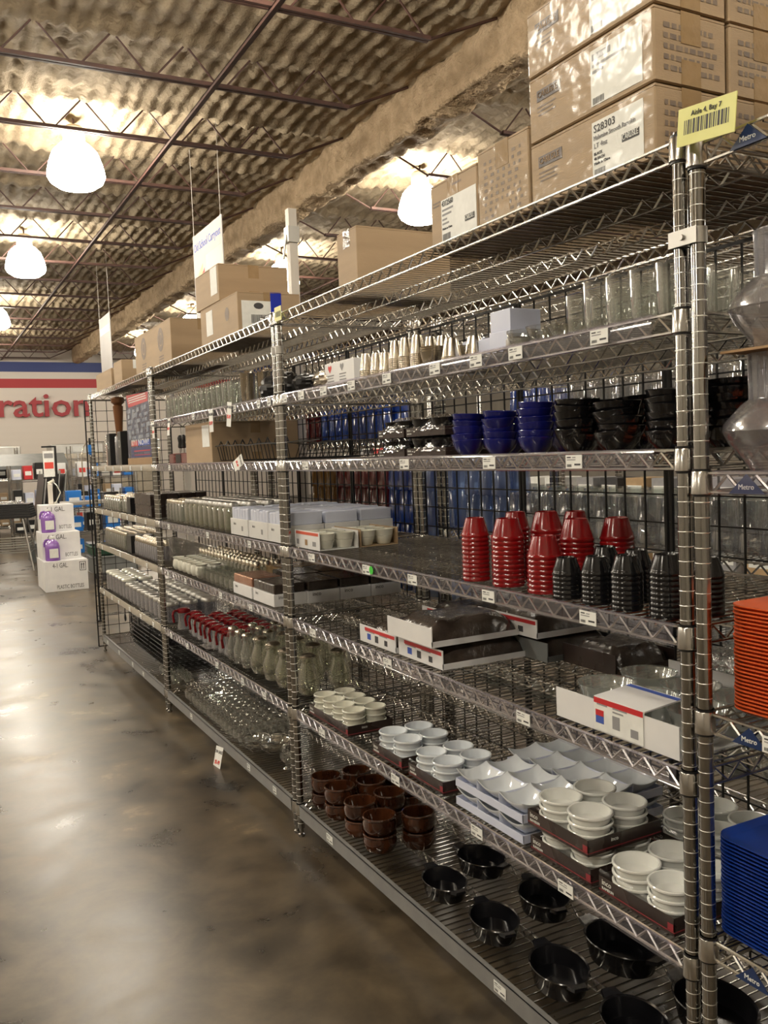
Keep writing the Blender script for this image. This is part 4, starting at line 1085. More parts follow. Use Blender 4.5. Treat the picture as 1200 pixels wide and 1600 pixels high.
for i, (x0, y0, z, d, l, h) in enumerate(((.20, .88, 0, .11, .10, .078), (.10, .690, 0, .075, .065, .052), (.085, .600, 0, .095, .085, .058), (.088, .603, .059, .088, .080, .048))):
    box_print('small bluish white carton on the second shelf, %s from the steel cups' % ('rearmost' if i == 0 else ('second', 'third, lower of two', 'third, upper of two')[i - 1]), x0, y0, Z6 + z, d, l, h, BLUEWHITE)
t = tag(MB().lathe([(.028, 0), (.030, .004), (.030, .026), (.026, .030)], 24, cap1=True).build('grater_drum', DIMSTEEL, loc=(.065, .540, Z6)), 'low perforated steel drum right of the stacked white cartons', 'strainer')
gdish = Kind(tag(MB().lathe([(.018, 0), (.021, .003), (.030, .022), (.034, .040), (.0355, .041), (.033, .039), (.028, .022), (.016, .006), (.001, .005)], 26, flute=.03, nf=13).build('glass_dish', GLASSD), '', 'dish'))
rows(gdish, (.055, .130, .205), (.375, .445, .515), Z6, 'clear fluted glass dish', 'the second shelf', 'fluted glass dishes on the second shelf')
gt = Kind(tag(MB().lathe([(.0235, 0), (.0245, .002), (.0270, .050), (.0295, .098), (.0285, .098), (.0255, .050), (.0225, .010), (.001, .009)], 24).build('glass_tumbler', GLASS), '', 'glass'))
for j, x in enumerate((.052, .115, .178, .241)):
    for i, y in enumerate((.072, .138, .200, .262, .324)):
        gt.put((x + random.uniform(-.003, .003), y, Z6), random.uniform(0, 6), 'tall clear glass tumbler, %s from the doubled near posts, %s' % (ORD[i + 1], 'front row' if j == 0 else ORD[j + 1] + ' row back'), 'clear tumblers on the second shelf', scale=1.0 if i != 4 else .85)
# crumpled steel scouring pads in a bag, and black cords
q = random.Random(2)
def crumple(name, lbl, cat, c, s, m, seed, n=18):
    q = random.Random(seed); mb = MB(); vs = []; R = []
    for i in range(n + 1):
        for j in range(n):
            t1 = math.pi * i / n; t2 = 2 * math.pi * j / n
            k = 1 + q.uniform(-.13, .13) * math.sin(t1)
            vs.append((s[0] * math.sin(t1) * math.cos(t2) * k, s[1] * math.sin(t1) * math.sin(t2) * k, s[2] * (1 - math.cos(t1) * k)))
    fs = [(i * n + j, (i + 1) * n + j, (i + 1) * n + (j + 1) % n, i * n + (j + 1) % n) for i in range(n) for j in range(n)]
    mb.add(vs, fs)
    z0 = min(v[2] for v in vs)
    o = mb.build(name, m, ang=12); o.location = (c[0], c[1], c[2] - z0)
    return tag(o, lbl, cat)
crumple('scouring_pad_bag', 'crumpled shiny bag of steel scouring pads near the second posts', 'bag', (.075, 1.60, Z6), (.05, .075, .032), STEEL, 2)
crumple('black_bag', 'bunched black plastic bag against the second posts on the second shelf', 'bag', (.07, 1.765, Z6), (.05, .05, .035), BLACKPL, 3)

# ================================================================ middle unit
def jar_kind(r, h, lid_h, body=JAR, lid=STEEL, name='glass_jar', cat='jar', neck=.82, part='lid'):
    t = thing(name, '', cat)
    MB().lathe([(r * .85, 0), (r * .98, .004), (r, .012), (r, h * .82), (r * neck, h * .93), (r * neck, h), (r * neck * .93, h), (r * .93, h * .80), (r * .93, .012), (.001, .008)], 18).build('jar_body', body, t)
    MB().lathe([(r * neck * 1.04, h - .010), (r * neck * 1.06, h), (r * neck * .9, h + lid_h * .75), (r * neck * .5, h + lid_h), (.001, h + lid_h)], 18, cap0=True).build(part, lid, t)
    return Kind(t)
M0 = UY[1]
# second shelf, middle unit: ribbed glasses, vases, a steel canister
rib = Kind(tag(MB().lathe([(.027, 0), (.029, .003), (.032, .105), (.033, .110), (.030, .108), (.027, .008), (.001, .007)], 26, flute=.025, nf=18).build('ribbed_glass', GLASSD), '', 'glass'))
rows(rib, (.06, .135, .21), [2.52, 2.60, 2.68, 2.76, 2.84, 2.92, 3.00, 3.08, 3.16, 3.24, 3.32, 3.40, 3.48, 3.56], Z6, 'ribbed clear glass', 'middle unit second shelf', 'ribbed glasses on the second shelf')
vase = Kind(tag(MB().lathe([(.034, 0), (.036, .004), (.038, .075), (.046, .150), (.043, .150), (.035, .075), (.032, .008), (.001, .007)], 26).build('glass_vase', GLASSD), '', 'vase'))
for i, y in enumerate((2.63, 2.75, 2.87, 2.99)): vase.put((.30, y, Z6), 0, 'tall clear glass vase, middle unit second shelf, %s from near end' % ORD[i + 1], 'tall glass vases')
for i, y in enumerate((2.40, 2.335)):
    tag(MB().lathe([(.024, 0), (.026, .003), (.031, .128), (.0325, .130), (.030, .128), (.001, .120)], 28, flute=.02, nf=20).build('steel_tumbler', STEEL, loc=(.075 + .05 * i, y, Z6)), 'tall shiny fluted steel tumbler, %s the clear glasses' % ('right beside', 'second from')[i], 'cup')
crumple('black_bag', 'black wrapped bundle right of the steel tumblers on the second shelf', 'bag', (.10, 2.18, Z6), (.05, .06, .05), BLACKPL, 5)
crumple('black_bag', 'black wrapped bundle touching the second posts on the second shelf of the middle unit', 'bag', (.10, 2.02, Z6), (.05, .06, .05), BLACKPL, 6)
# third shelf: knife display, large carton, rack of black wire
t = thing('utensil_display', 'white board display of black-handled utensils left of the large cardboard box', 'display', (.06, 3.31, Z5))
MB().box(.10, .104, 0, .36, 0, .195).build('backing_board', PAPER, t, smooth=False)
MB().box(0, .10, 0, .36, 0, .055, 0, .003).build('display_base', REDT, t, ang=20)
for i, y in enumerate((.05, .14, .22, .29)):
    h = MB().tube((.045, y, .05), (.045, y, .085), .006, 8).build('utensil', DIMSTEEL, t)
    MB().lathe([(.008, 0), (.013, .006), (.010, .03), (.014, .055), (.008, .068)], 14, (.045, y, .082), sy=.9, cap1=True).lathe([(.006, 0), (.006, .002)], 10, (.045, y, .15)).build('utensil_handle', BLACKPL, h)
MB().box(-.002, .0, .12, .22, .006, .05).build('black_panel', BLACKPL, t, smooth=False)
r, a, b = carton('large cardboard box with white side label on the third shelf of the middle unit', .045, .47, 2.84, 3.27, Z5, .188, m=CARD)
MB().box(-a - .0012, -a, -b + .03, -b + .14, .075, .175).build('shipping_label', PAPER, r, smooth=False)
t = thing('wire_basket', 'tangle of black wire racks at the near end of the third shelf, middle unit', 'rack', (.06, 1.93, Z5))
mb = MB(); q = random.Random(11)
for i in range(22):
    y = .03 + i * .040
    mb.path([(0, y, .07), (.01, y + q.uniform(-.01, .01), .01), (.20, y, .004), (.38, y + .01, .01), (.40, y, .075)], .0020, 4)
for x in (0, .13, .26, .40):
    mb.path([(x, .02 + .11 * k, .074 + q.uniform(-.006, .006)) for k in range(9)], .003, 4)
for i in range(9):
    y = .05 + i * .10; mb.path([(.0, y, .074), (.02, y + .03, .095), (.04, y + .06, .074)], .0025, 4)
mb.build('wire_rack', BLACKWIRE, t)
# hanging sale cards on the shelf fronts
REDPR = mat('sale_red', (.70, .07, .05), .5)
def sale_card(lbl, y, z, w, h, price, rot=(0, 0, 0), x=-.019, big=False):
    t = thing('sale_card', lbl, 'sign', (x, y, z)); t.rotation_euler = rot
    c = MB().box(-.0005, .0005, -w / 2, w / 2, -h, 0).build('card', PAPER, t, smooth=False)
    text('ON SALE', h * .17, t, (-.0008, 0, -h * .26), FX, FZ, INK, 'sale_lettering', 'CENTER')
    text(price, h * .20, t, (-.0008, 0, -h * .66), FX, FZ, REDPR, 'price_lettering', 'CENTER', bold=.0006)
    return t
sale_card('white ON SALE card with red price hanging at the third posts', 3.66, 1.582, .045, .085, '$5.49')
sale_card('white ON SALE card hanging from the second shelf, next to the third posts', 3.32, 1.585, .045, .085, '$5.49', (0, .10, 0))
sale_card('white ON SALE card hanging in the middle of the second shelf of the middle unit', 2.62, 1.585, .055, .095, '$5.49')
sale_card('white ON SALE card hanging from the second shelf, nearest the second posts', 2.36, 1.600, .055, .098, '$5.49', (0.10, .05, 0))
sale_card('white card tilted forward on the third shelf edge beside the second posts', 2.20, 1.372, .045, .06, '$5.49', (1.0, .2, .3), -.03)
sale_card('white ON SALE card with red price hanging over the grey bottom shelf rail', 2.73, .085, .075, .115, '$5.49', (-.10, .28, .10), -.022)
# fourth shelf: rows of jars
j1 = jar_kind(.029, .108, .012, GLASSD, STEEL, 'lidded_jar'); j2 = jar_kind(.036, .118, .014, JAR, DIMSTEEL, 'lidded_jar')
rows(j1, (.06, .125, .19, .255), [3.42, 3.485, 3.55, 3.615, 3.68], Z4, 'slim ribbed jar', 'middle unit fourth shelf', 'slim jars on the fourth shelf')
rows(j2, (.065, .150, .235, .32), [2.66, 2.74, 2.82, 2.90, 2.98, 3.06, 3.14, 3.22, 3.30], Z4, 'clear storage jar', 'middle unit fourth shelf', 'storage jars on the fourth shelf')
# fifth shelf: shakers, creamers, salt shakers, pinkish cartons
sh1 = jar_kind(.019, .080, .022, JAR, STEEL, 'glass_shaker', 'shaker', .75, 'shaker_cap')
rows(sh1, (.20, .25, .30), [2.75 + .055 * i for i in range(17)], Z3, 'clear glass shaker', 'middle unit fifth shelf', 'glass shakers on the fifth shelf')
def creamer():
    t = thing('creamer', '', 'jug')
    MB().lathe([(.022, 0), (.026, .003), (.033, .022), (.030, .045), (.026, .055), (.031, .066), (.028, .064), (.001, .05)], 22).build('body', CREAM, t)
    MB().path([(.030, 0, .056), (.047, 0, .052), (.050, 0, .034), (.034, 0, .018)], .004, 6).build('handle', CREAM, t)
    return Kind(t)
cr_k = creamer()
rows(cr_k, (.06, .13, .20), [3.16, 3.245, 3.33, 3.415, 3.50, 3.585], Z3, 'cream ceramic creamer', 'middle unit fifth shelf', 'cream creamers on the fifth shelf', rz=-.8)
mug = Kind(thing('mini_mug', '', 'mug')); 
MB().lathe([(.019, 0), (.021, .002), (.024, .030), (.021, .045), (.0225, .052), (.0205, .051), (.017, .006), (.001, .006)], 20).build('mug_body', GLASSD, mug.root)
MB().path([(.0, -.023, .045), (.0, -.037, .040), (.0, -.037, .018), (.0, -.023, .012)], .0028, 6).build('handle', GLASSD, mug.root)
mug.tree = [(k, []) for k in kids(mug.root)]
rows(mug, (.050, .105, .160), [2.63, 2.70, 2.77, 2.84, 2.91, 2.98, 3.05, 3.12], Z3, 'small clear glass mug', 'middle unit fifth shelf', 'small glass mugs on the fifth shelf', rz=.7)
carton('low open tan cardboard tray at the back of the fifth shelf in the middle unit', .24, .44, 2.58, 2.74, Z3, .085, m=TAPE)
# sixth shelf: red-topped dispensers and large glass jugs
def dispenser():
    t = thing('syrup_dispenser', '', 'dispenser')
    MB().lathe([(.034, 0), (.038, .004), (.037, .02), (.029, .055), (.031, .085), (.034, .095), (.031, .094), (.027, .056), (.032, .010), (.001, .009)], 24).build('glass_body', MILKY, t)
    MB().lathe([(.0355, .093), (.0365, .100), (.033, .112), (.018, .117), (.001, .117)], 22, cap0=True).build('red_lid', REDLID, t)
    MB().path([(-.030, 0, .106), (-.058, 0, .104), (-.064, 0, .085), (-.058, 0, .045)], .0065, 8).build('red_handle', REDLID, t)
    return Kind(t)
dsp = dispenser()
rows(dsp, (.085, .185, .285), [2.82, 2.91, 3.00, 3.09, 3.18, 3.27, 3.36], Z2, 'clear dispenser with dark red top', 'sixth shelf', 'red-topped dispensers on the sixth shelf', jit=.004, rz=.5)
dsp.put((.075, 3.60, Z2), .2, 'lone red-topped dispenser beside the third posts on the sixth shelf', 'red-topped dispensers on the sixth shelf')
dsp.put((.10, 3.46, Z2), .3, 'red-topped dispenser second from the third posts on the sixth shelf', 'red-topped dispensers on the sixth shelf')
def jug(s=1.0, ribs=False):
    t = thing('glass_jug', '', 'jug')
    MB().lathe([(.040 * s, 0), (.046 * s, .005), (.060 * s, .045), (.058 * s, .085), (.036 * s, .140), (.034 * s, .165), (.042 * s, .178), (.039 * s, .178), (.031 * s, .160), (.033 * s, .135), (.054 * s, .083), (.056 * s, .045), (.042 * s, .012), (.001, .010)], 26).build('jug_body', JAR if not ribs else GLASSD, t)
    MB().path([(-.034 * s, 0, .160), (-.066 * s, 0, .166), (-.084 * s, 0, .135), (-.082 * s, 0, .095), (-.062 * s, 0, .060)], .0055, 8).build('handle', GLASS, t)
    MB().lathe([(.041 * s, .176), (.043 * s, .182), (.030 * s, .192), (.008, .196)], 20, cap0=True, cap1=True).build('steel_lid', STEEL, t)
    return Kind(t)
jg = jug(.70, True); jg2 = jug(.95)
for i, (x, y) in enumerate(((.07, 2.74), (.17, 2.76), (.27, 2.74), (.07, 2.645), (.17, 2.66), (.27, 2.65), (.07, 2.55), (.17, 2.56))):
    jg.put((x, y, Z2), .6, 'small ribbed glass jug, %s of %s near the red-topped dispensers' % (ORD[i % 3 + 1] + ' back', ('first row', 'second row', 'third row')[i // 3]), 'small glass jugs on the sixth shelf', scale=.78)
for i, (x, y) in enumerate(((.085, 2.43), (.20, 2.46), (.32, 2.46), (.09, 2.29), (.21, 2.32), (.33, 2.32), (.09, 2.15), (.215, 2.17), (.34, 2.18), (.12, 2.0), (.26, 2.02))):
    jg2.put((x, y, Z2), .5, 'large clear glass jug, %s, %s from the red-topped dispensers' % (('front', 'second row', 'third row')[i % 3] if i < 9 else ('front', 'second row')[i - 9], ORD[i // 3 + 1]), 'large glass jugs on the sixth shelf', scale=.80)
tag(MB().box(0, .002, 0, .14, 0, .002).box(0, .10, 0, .14, 0, .003).build('flat_card', DARKPK, loc=(.02, 3.00, Z2)), 'flat dark card on the sixth shelf before the dispensers', 'card')
# bottom shelf: black box, small upturned glasses, glass hens
t = thing('black_crate', 'long black plastic crate behind the upturned stemmed glasses on the bottom shelf', 'crate', (.335, 2.95, Z1))
MB().box(0, .20, 0, .004, 0, .105).box(0, .004, 0, .70, 0, .105).box(.196, .20, 0, .70, 0, .105).box(0, .20, .696, .70, 0, .105).box(0, .20, 0, .70, 0, .004).build('crate_shell', BLACKPL, t, smooth=False)
MB().box(-.006, .206, -.006, .0, .095, .112).box(-.006, .206, .70, .706, .095, .112).box(.20, .206, 0, .70, .095, .112).box(-.006, .0, 0, .70, .095, .112).build('crate_rim', BLACKPL, t, smooth=False)
wine = Kind(tag(MB().lathe([(.025, .0), (.0255, .002), (.029, .040), (.024, .056), (.005, .062), (.0035, .078), (.018, .086), (.019, .088), (.001, .089)], 18).build('stemmed_glass', GLASS), '', 'glass'))
k = 0
for j, x in enumerate((.050, .107, .164, .221, .278)):
    ys = [2.60 + .066 * i for i in range(14)]
    for i, y in enumerate(ys):
        wine.put((x, y + .01 * (j % 2) + .012 * j, Z1), 0, 'small upturned stemmed glass, %s from near end, %s' % (ORD[i + 1], 'front row' if j == 0 else ORD[j + 1] + ' row back'), 'upturned stemmed glasses on the bottom shelf')
def coaster_set(lbl, x, y, s):
    t = thing('wire_basket_bowl', lbl, 'bowl', (x, y, Z1))
    MB().lathe([(.018 * s, .012), (.03 * s, .014), (.050 * s, .032), (.060 * s, .052), (.057 * s, .052), (.045 * s, .030), (.001, .018)], 22, flute=.05, nf=9).build('glass_bowl', GLASSD, t)
    mb = MB()
    for i in range(8):
        a = i * math.pi / 4; c, s_ = math.cos(a), math.sin(a)
        mb.path([(.028 * s * c, .028 * s * s_, .001), (.052 * s * c, .052 * s * s_, .022), (.064 * s * c, .064 * s * s_, .055)], .0014, 5)
    for rr_, z in ((.064, .055), (.052, .022), (.028, .002)): mb.path([(rr_ * s * math.cos(i * math.pi / 10), rr_ * s * math.sin(i * math.pi / 10), z) for i in range(20)], .0016, 5, closed=True)
    mb.path([(.0, .02 * math.cos(i * math.pi / 6) + .05 * s, .070 + .02 * math.sin(i * math.pi / 6)) for i in range(12)], .002, 5, closed=True)
    mb.build('wire_frame', CHROME, t)
coaster_set('glass bowl in a steel wire frame with ring, by the upturned glasses', .07, 2.50, .95)
coaster_set('larger glass bowl in a steel wire frame in the open middle of the bottom shelf', .13, 2.43, 1.15)
tag(MB().lathe([(.020, 0), (.021, .002), (.010, .010), (.010, .020), (.030, .045), (.031, .060), (.029, .060), (.02, .035), (.001, .028)], 24).build('sundae_glass', GLASSD, loc=(.10, 2.21, Z1)), 'single clear footed glass standing alone on the bottom shelf', 'glass')
for i, (x, y, s) in enumerate(((.15, 1.80, 1.0), (.26, 1.82, 1.0), (.34, 1.79, .9))):
    tag(MB().lathe([(.024, 0), (.027, .003), (.036, .035), (.030, .062), (.010, .085), (.008, .088), (.001, .09)], 22).build('glass_dome', GLASSD, loc=(x + .07, y - .0, Z1)), 'faceted glass dome behind the brown bowls, %s from the aisle' % ORD[i + 1], 'glass')

# ================================================================ far unit
F0 = UY[2]
t = thing('pepper_mill', 'very tall brown wooden mill standing on the third shelf of the far unit', 'mill', (.09, 5.08, Z5))
MB().lathe([(.030, 0), (.033, .01), (.033, .19), (.028, .20)], 24, cap1=True).build('clear_sleeve', MILKY, t)
MB().lathe([(.020, .20), (.022, .22), (.032, .36), (.034, .40), (.026, .408), (.030, .414), (.043, .424), (.045, .452), (.038, .462)], 26, cap1=True).build('mill_head', WOOD, t)
def black_box(lbl, y):
    t = thing('black_carton', lbl, 'box', (.06, y, Z5))
    MB().box(0, .10, 0, .105, 0, .225, 0, .002).build('carton', BLACKPL, t, ang=20)
    mb = MB(); mb.lathe([(.020, 0), (.025, 0)], 22, cap0=False); mb.v = [(-.0006, .052 + vx, .145 + vy) for (vx, vy, vz) in mb.v]
    mb.build('ring_emblem', PAPER, t, smooth=False)
black_box('black carton with a ring emblem beside the far posts', 5.28)
black_box('black carton with a ring emblem between the wooden mill and the blue poster', 4.905)
t = thing('wrapped_bottle', 'tall pinkish clear-wrapped pack at the far posts of the third shelf', 'pack', (.09, 5.44, Z5))
MB().lathe([(.028, 0), (.032, .004), (.032, .17), (.020, .22)], 18, cap1=True).build('wrapper', CLEARSHEET, t)
MB().lathe([(.026, .002), (.026, .16)], 16, cap1=True).build('contents', mat('pale_pink_goods', (.62, .42, .36), .5), t)
t = thing('poster_board', 'dark blue advertising board with red banner and glassware pictures between far unit posts', 'sign', (.075, 4.10, Z5))
MB().box(0, .012, 0, .66, 0, .43).build('board', NAVY, t, smooth=False)
mb = MB(); mb.add([(-.001, .03, .425), (-.001, .63, .445), (-.001, .58, .365), (-.001, .05, .372)], [(0, 1, 2, 3)]); bn = mb.build('red_banner', REDSTR, t, smooth=False)
for k in range(3): ink_block(bn, -.0016, .58 - .01 * k, .418 - .014 * k, [(0, 0, .48, .006)], PAPER, 'banner_lettering')
mb = MB(); q = random.Random(8)
for r_ in range(6):
    y = .62
    while y > .10: w_ = q.uniform(.05, .15); h_ = q.uniform(.022, .036); z = .16 + r_ * .033; mb.quad((-.0006, y, z), (-.0006, y - w_, z + .004), (-.0006, y - w_, z + h_), (-.0006, y, z + h_ - .004)); y -= w_ + q.uniform(.02, .09)
mb.build('glassware_picture', [noisy('pale_blue_picture', (.10, .13, .20), (.30, .34, .40), 14, (.2, .3))], t, smooth=False)
MB().box(-.002, -.0002, .36, .55, .118, .150).build('red_panel', REDSTR, t, smooth=False)
MB().box(-.002, -.0002, .05, .36, .118, .150).build('blue_panel', BLUEINK, t, smooth=False)
text('BUY IT', .030, t, (-.0024, .535, .123), FX, FZ, PAPER, 'poster_lettering', fit=(.16, .034)); text('NOW!', .038, t, (-.0024, .34, .122), FX, FZ, PAPER, 'poster_lettering', fit=(.27, .036))
MB().box(-.001, -.0002, .03, .56, .078, .110).box(-.001, -.0002, .03, .56, .046, .068).build('dark_blue_band', mat('deep_blue_print', (.01, .02, .14), .3), t, smooth=False)
MB().box(-.0016, -.0011, .05, .48, .084, .090).box(-.0016, -.0011, .05, .48, .060, .064).build('thin_red_line', REDSTR, t, smooth=False)
MB().box(-.004, .0, -.004, .664, -.000, .045).build('display_foot', CARD2, t, smooth=False)
# white bottle beside third posts
tag(MB().lathe([(.024, 0), (.026, .004), (.026, .085), (.010, .11), (.010, .125), (.013, .128), (.013, .14)], 18, cap1=True).build('sauce_bottle', MILKY, loc=(.08, 3.62, Z6)), 'frosted squeeze bottle beside the third posts on the second shelf', 'bottle')
jt = jar_kind(.033, .092, .010, GLASSD, STEEL, 'lidded_jar')
rows(jt, (.06, .14, .22), [4.98, 5.06, 5.14, 5.22, 5.30, 5.38, 5.46], Z4, 'square-shouldered clear jar', 'far unit fourth shelf', 'jars on the fourth shelf of the far unit')
rows(jt, (.06, .14), [4.72, 4.80], Z4, 'low clear jar', 'shelf beside the black display', 'jars beside the black display')
box_print('black display box on the fourth shelf of the far unit', .03, 4.58, Z4, .14, .10, .10, BLACKPL)
for k in range(2):
    for j in range(2): box_print('dark printed carton on far unit fourth shelf, %s, %s row' % (('lower', 'upper')[k], ('front', 'back')[j]), .03 + .17 * j, 4.02 + .01 * k, Z4 + .068 * k, .16, .42, .065, PINKED)
j3 = jar_kind(.028, .105, .014, GLASSD, STEEL, 'lidded_jar')
rows(j3, (.06, .125, .19, .255), [4.88 + .062 * i for i in range(11)], Z3, 'slim clear jar', 'far unit fifth shelf', 'slim jars on the fifth shelf of the far unit')
box_print('black display box on the fifth shelf of the far unit', .03, 4.62, Z3, .14, .13, .11, BLACKPL)
sh2 = jar_kind(.020, .095, .026, MILKY, STEEL, 'glass_shaker', 'shaker', .8, 'shaker_cap')
rows(sh2, (.055, .105), [4.02 + .052 * i for i in range(11)], Z3, 'tall slim shaker', 'far unit fifth shelf', 'tall shakers on the fifth shelf')
j4 = jar_kind(.046, .105, .016, MILKY, DIMSTEEL, 'glass_canister', 'jar', .95); j5 = jar_kind(.046, .125, .012, MILKY, CREAM, 'glass_canister', 'jar', 1.0)
rows(j5, (.07, .18), [4.95, 5.06, 5.17, 5.28, 5.39, 5.50], Z2, 'tall pale-lidded canister', 'far unit sixth shelf', 'tall canisters on the sixth shelf')
rows(j4, (.07, .18, .29), [3.86, 3.97, 4.08, 4.19, 4.30, 4.41, 4.52, 4.63, 4.74, 4.85], Z2, 'squat steel-lidded canister', 'far unit sixth shelf', 'squat canisters on the sixth shelf')
rows(j4, (.40, .46), [3.70 - .11 * i for i in range(1, 6)], Z2, 'squat steel-lidded canister', 'middle unit sixth shelf back', 'squat canisters at the back')
for i, y in enumerate((4.55, 5.0)):
    t = thing('info_card', 'grey printed card standing at the back of the sixth shelf, %s from the near end' % ORD[i + 1], 'sign', (.50, y, Z2))
    MB().box(0, .003, 0, .36, .02, .22).build('card', GREYPL, t, smooth=False); MB().box(-.0008, 0, .10, .26, .11, .125).build('printed_bar', INK, t, smooth=False)
# black wire baskets and utensils on the bottom shelf, glassware nearer
def wire_basket():
    t = thing('wire_basket', '', 'basket'); mb = MB()
    for i in range(15): mb.path([(0, .04 * i, .085), (.03, .04 * i, .0), (.35, .04 * i, .0), (.38, .04 * i, .085)], .0022, 4)
    for i in range(9): mb.path([(.03 + .04 * i, 0, 0), (.03 + .04 * i, .56, 0)], .0022, 4)
    for z, o in ((.085, 0), (.045, .015)): mb.path([(o, -.0, z), (.38 - o, -.0, z), (.38 - o, .56, z), (o, .56, z)], .003, 4, closed=True)
    mb.build('basket_wire', BLACKWIRE, t)
    return Kind(t)
wb = wire_basket()
for i in range(6): wb.put((.10 + .005 * i, 4.62 + .004 * i, Z1 + .024 * i), 0, 'black wire basket, far stack on the bottom shelf, %s' % ('lowest' if i == 0 else 'topmost' if i == 5 else ORD[i + 1] + ' from the bottom'), 'stacked black wire baskets')
for i in range(4): wb.put((.10 + .005 * i, 4.02 + .004 * i, Z1 + .024 * i), 0, 'black wire basket, nearer stack on the bottom shelf, %s' % ('lowest' if i == 0 else 'topmost' if i == 3 else ORD[i + 1] + ' from the bottom'), 'nearer stack of black wire baskets')
def utensil(lbl, x, y, z, l):
    t = thing('hanging_utensil', lbl, 'utensil', (x, y, z))
    MB().box(-.003, .003, -.006, .006, -l, 0).tube((0, 0, 0), (-.03, 0, .012), .0022, 5).build('handle', BLACKPL, t, smooth=False)
    MB().lathe([(.001, 0), (.020, .012), (.024, .03), (.018, .05), (.004, .062)], 14, (0, 0, -l - .055), sx=.35, cap1=True).build('utensil_head', BLACKPL, t)
for i, y in enumerate((5.30, 5.10, 4.86)): utensil('long black kitchen utensil hanging over the wire baskets, %s from the far posts' % ORD[i + 1], .10, y, Z2 - .045, .12 - .02 * i)
rows(mug, (.07, .14), [3.84, 3.91, 3.98, 4.05, 4.12], Z1 + .004, 'small clear mug', 'far unit bottom shelf', 'clear mugs on the bottom shelf', rz=.7)

# ================================================================ tray unit at the right edge
def tray_mesh(w, l, m, lip=.0085):
    mb = MB(); n = 6; R_ = .035
    def rr_(ins, z):
        out = []
        for (cx, cy, a0) in ((w - R_, l - R_, 0), (R_, l - R_, 90), (R_, R_, 180), (w - R_, R_, 270)):
            for k in range(n + 1):
                a = math.radians(a0 + 90 * k / n); out.append((cx + (R_ - ins) * math.cos(a), cy + (R_ - ins) * math.sin(a), z))
        return out
    rings = [rr_(.016, 0), rr_(.012, .001), rr_(.003, lip * .9), rr_(0, lip), rr_(0, lip + .0022), rr_(.003, lip + .0022), rr_(.013, .004), rr_(.016, .003)]
    k = len(rings[0]); vs = sum(rings, []); fs = [tuple(reversed(range(k)))]
    for a in range(len(rings) - 1):
        for i in range(k): j = (i + 1) % k; fs.append((a * k + i, a * k + j, a * k + k + j, a * k + k + i))
    fs.append(tuple(range((len(rings) - 1) * k, len(rings) * k)))
    return mb.add(vs, fs).build('cafeteria_tray', m, ang=50)
to = Kind(tag(tray_mesh(.36, .46, ORANGE), '', 'tray')); tb = Kind(tag(tray_mesh(.36, .46, TRAYBLUE), '', 'tray'))
zo, zb = .898 + .0175, .502 + .0175
for i in range(28): to.put((.030 + random.uniform(-.0007, .0007), -.512 + random.uniform(-.001, .001), zo + i * .0064), 0, 'orange cafeteria tray, %s' % ('lowest' if i == 0 else 'topmost' if i == 27 else ORD[i + 1] + ' from the bottom'), 'stacked orange trays')
for i in range(26): tb.put((.024 + random.uniform(-.0007, .0007), -.484 + random.uniform(-.001, .001), zb + i * .0066), 0, 'blue cafeteria tray, %s' % ('lowest' if i == 0 else 'topmost' if i == 25 else ORD[i + 1] + ' from the bottom'), 'stacked blue trays')
def carafe():
    t = thing('ribbed_vase', '', 'vase')
    MB().lathe([(.042, 0), (.046, .004), (.052, .016), (.076, .045), (.086, .066), (.083, .078), (.056, .108), (.045, .116)], 40).build('bowl_body', MILKY, t)
    MB().lathe([(.043, .116), (.042, .118), (.044, .185), (.045, .190), (.042, .190), (.039, .12)], 40, flute=.04, nf=20, cap0=False).build('ribbed_neck', MILKY, t)
    return Kind(t)
cv = carafe()
ZV = 1.302 + .0175
for i, (x, y) in enumerate(((.092, -.112), (.27, -.31))):
    for k in range(2):
        z = ZV + (0 if k == 0 else .196)
        cv.put((x + (.0 if k == 0 else .010), y - (.006 if k else 0), z), 0, 'frosted ribbed-neck vase at the right edge, %s%s' % (('standing on the shelf', 'standing on the cardboard sheet')[k], ('', ', farther back')[i]), 'frosted vases at the right edge')
tag(MB().box(.020, .36, -.42, -.060, 0, .004).build('cardboard_sheet', CARD2, loc=(0, 0, ZV + .1915)), 'flat cardboard sheet between the two layers of frosted vases', 'cardboard')
for i, (x, y) in enumerate(((.40, -.12), (.47, -.28))): r3.put((x, y, zb), 0, 'cream ramekin behind the blue trays, %s from the posts' % ORD[i + 1], 'ramekins behind the blue trays')

# ================================================================ tumblers behind the black grid
def tumbler(m, r=.040, h=.15, name='plastic_tumbler'):
    return MB().lathe([(r, 0), (r * 1.02, .003), (r * .99, .02), (r * .80, h - .003), (r * .74, h), (.001, h - .002)], 18, cap0=False, flute=.02, nf=9).build(name, m)
TK = {n_: Kind(tag(tumbler(m_), '', 'cup')) for n_, m_ in (('blue', BLUET), ('pale blue', LBLUET), ('ruby red', REDT), ('amber', AMBERT), ('clear', WATER))}
def tumbler_wall(colour, ys, z0, n, dz, shelf, xs=(.715, .80), sc=1.0):
    for i, y in enumerate(ys):
        for j, x in enumerate(xs):
            for k in range(n):
                TK[colour].put((x + random.uniform(-.003, .003), y, z0 + k * dz), random.uniform(0, 6), '%s tumbler, %s, %s from near end, %s row, %s' % (colour, shelf, ORD[i + 1], ('front', 'back')[j], 'lowest' if k == 0 else 'topmost' if k == n - 1 else ORD[k + 1] + ' from bottom'), '%s tumblers behind the grid on %s' % (colour, shelf), scale=sc)
bt = lambda z: z + .0175
tumbler_wall('pale blue', [1.90 - .085 * i for i in range(0)] or [1.93, 2.02], bt(.76), 4, .145, 'lower back shelf', sc=.97)
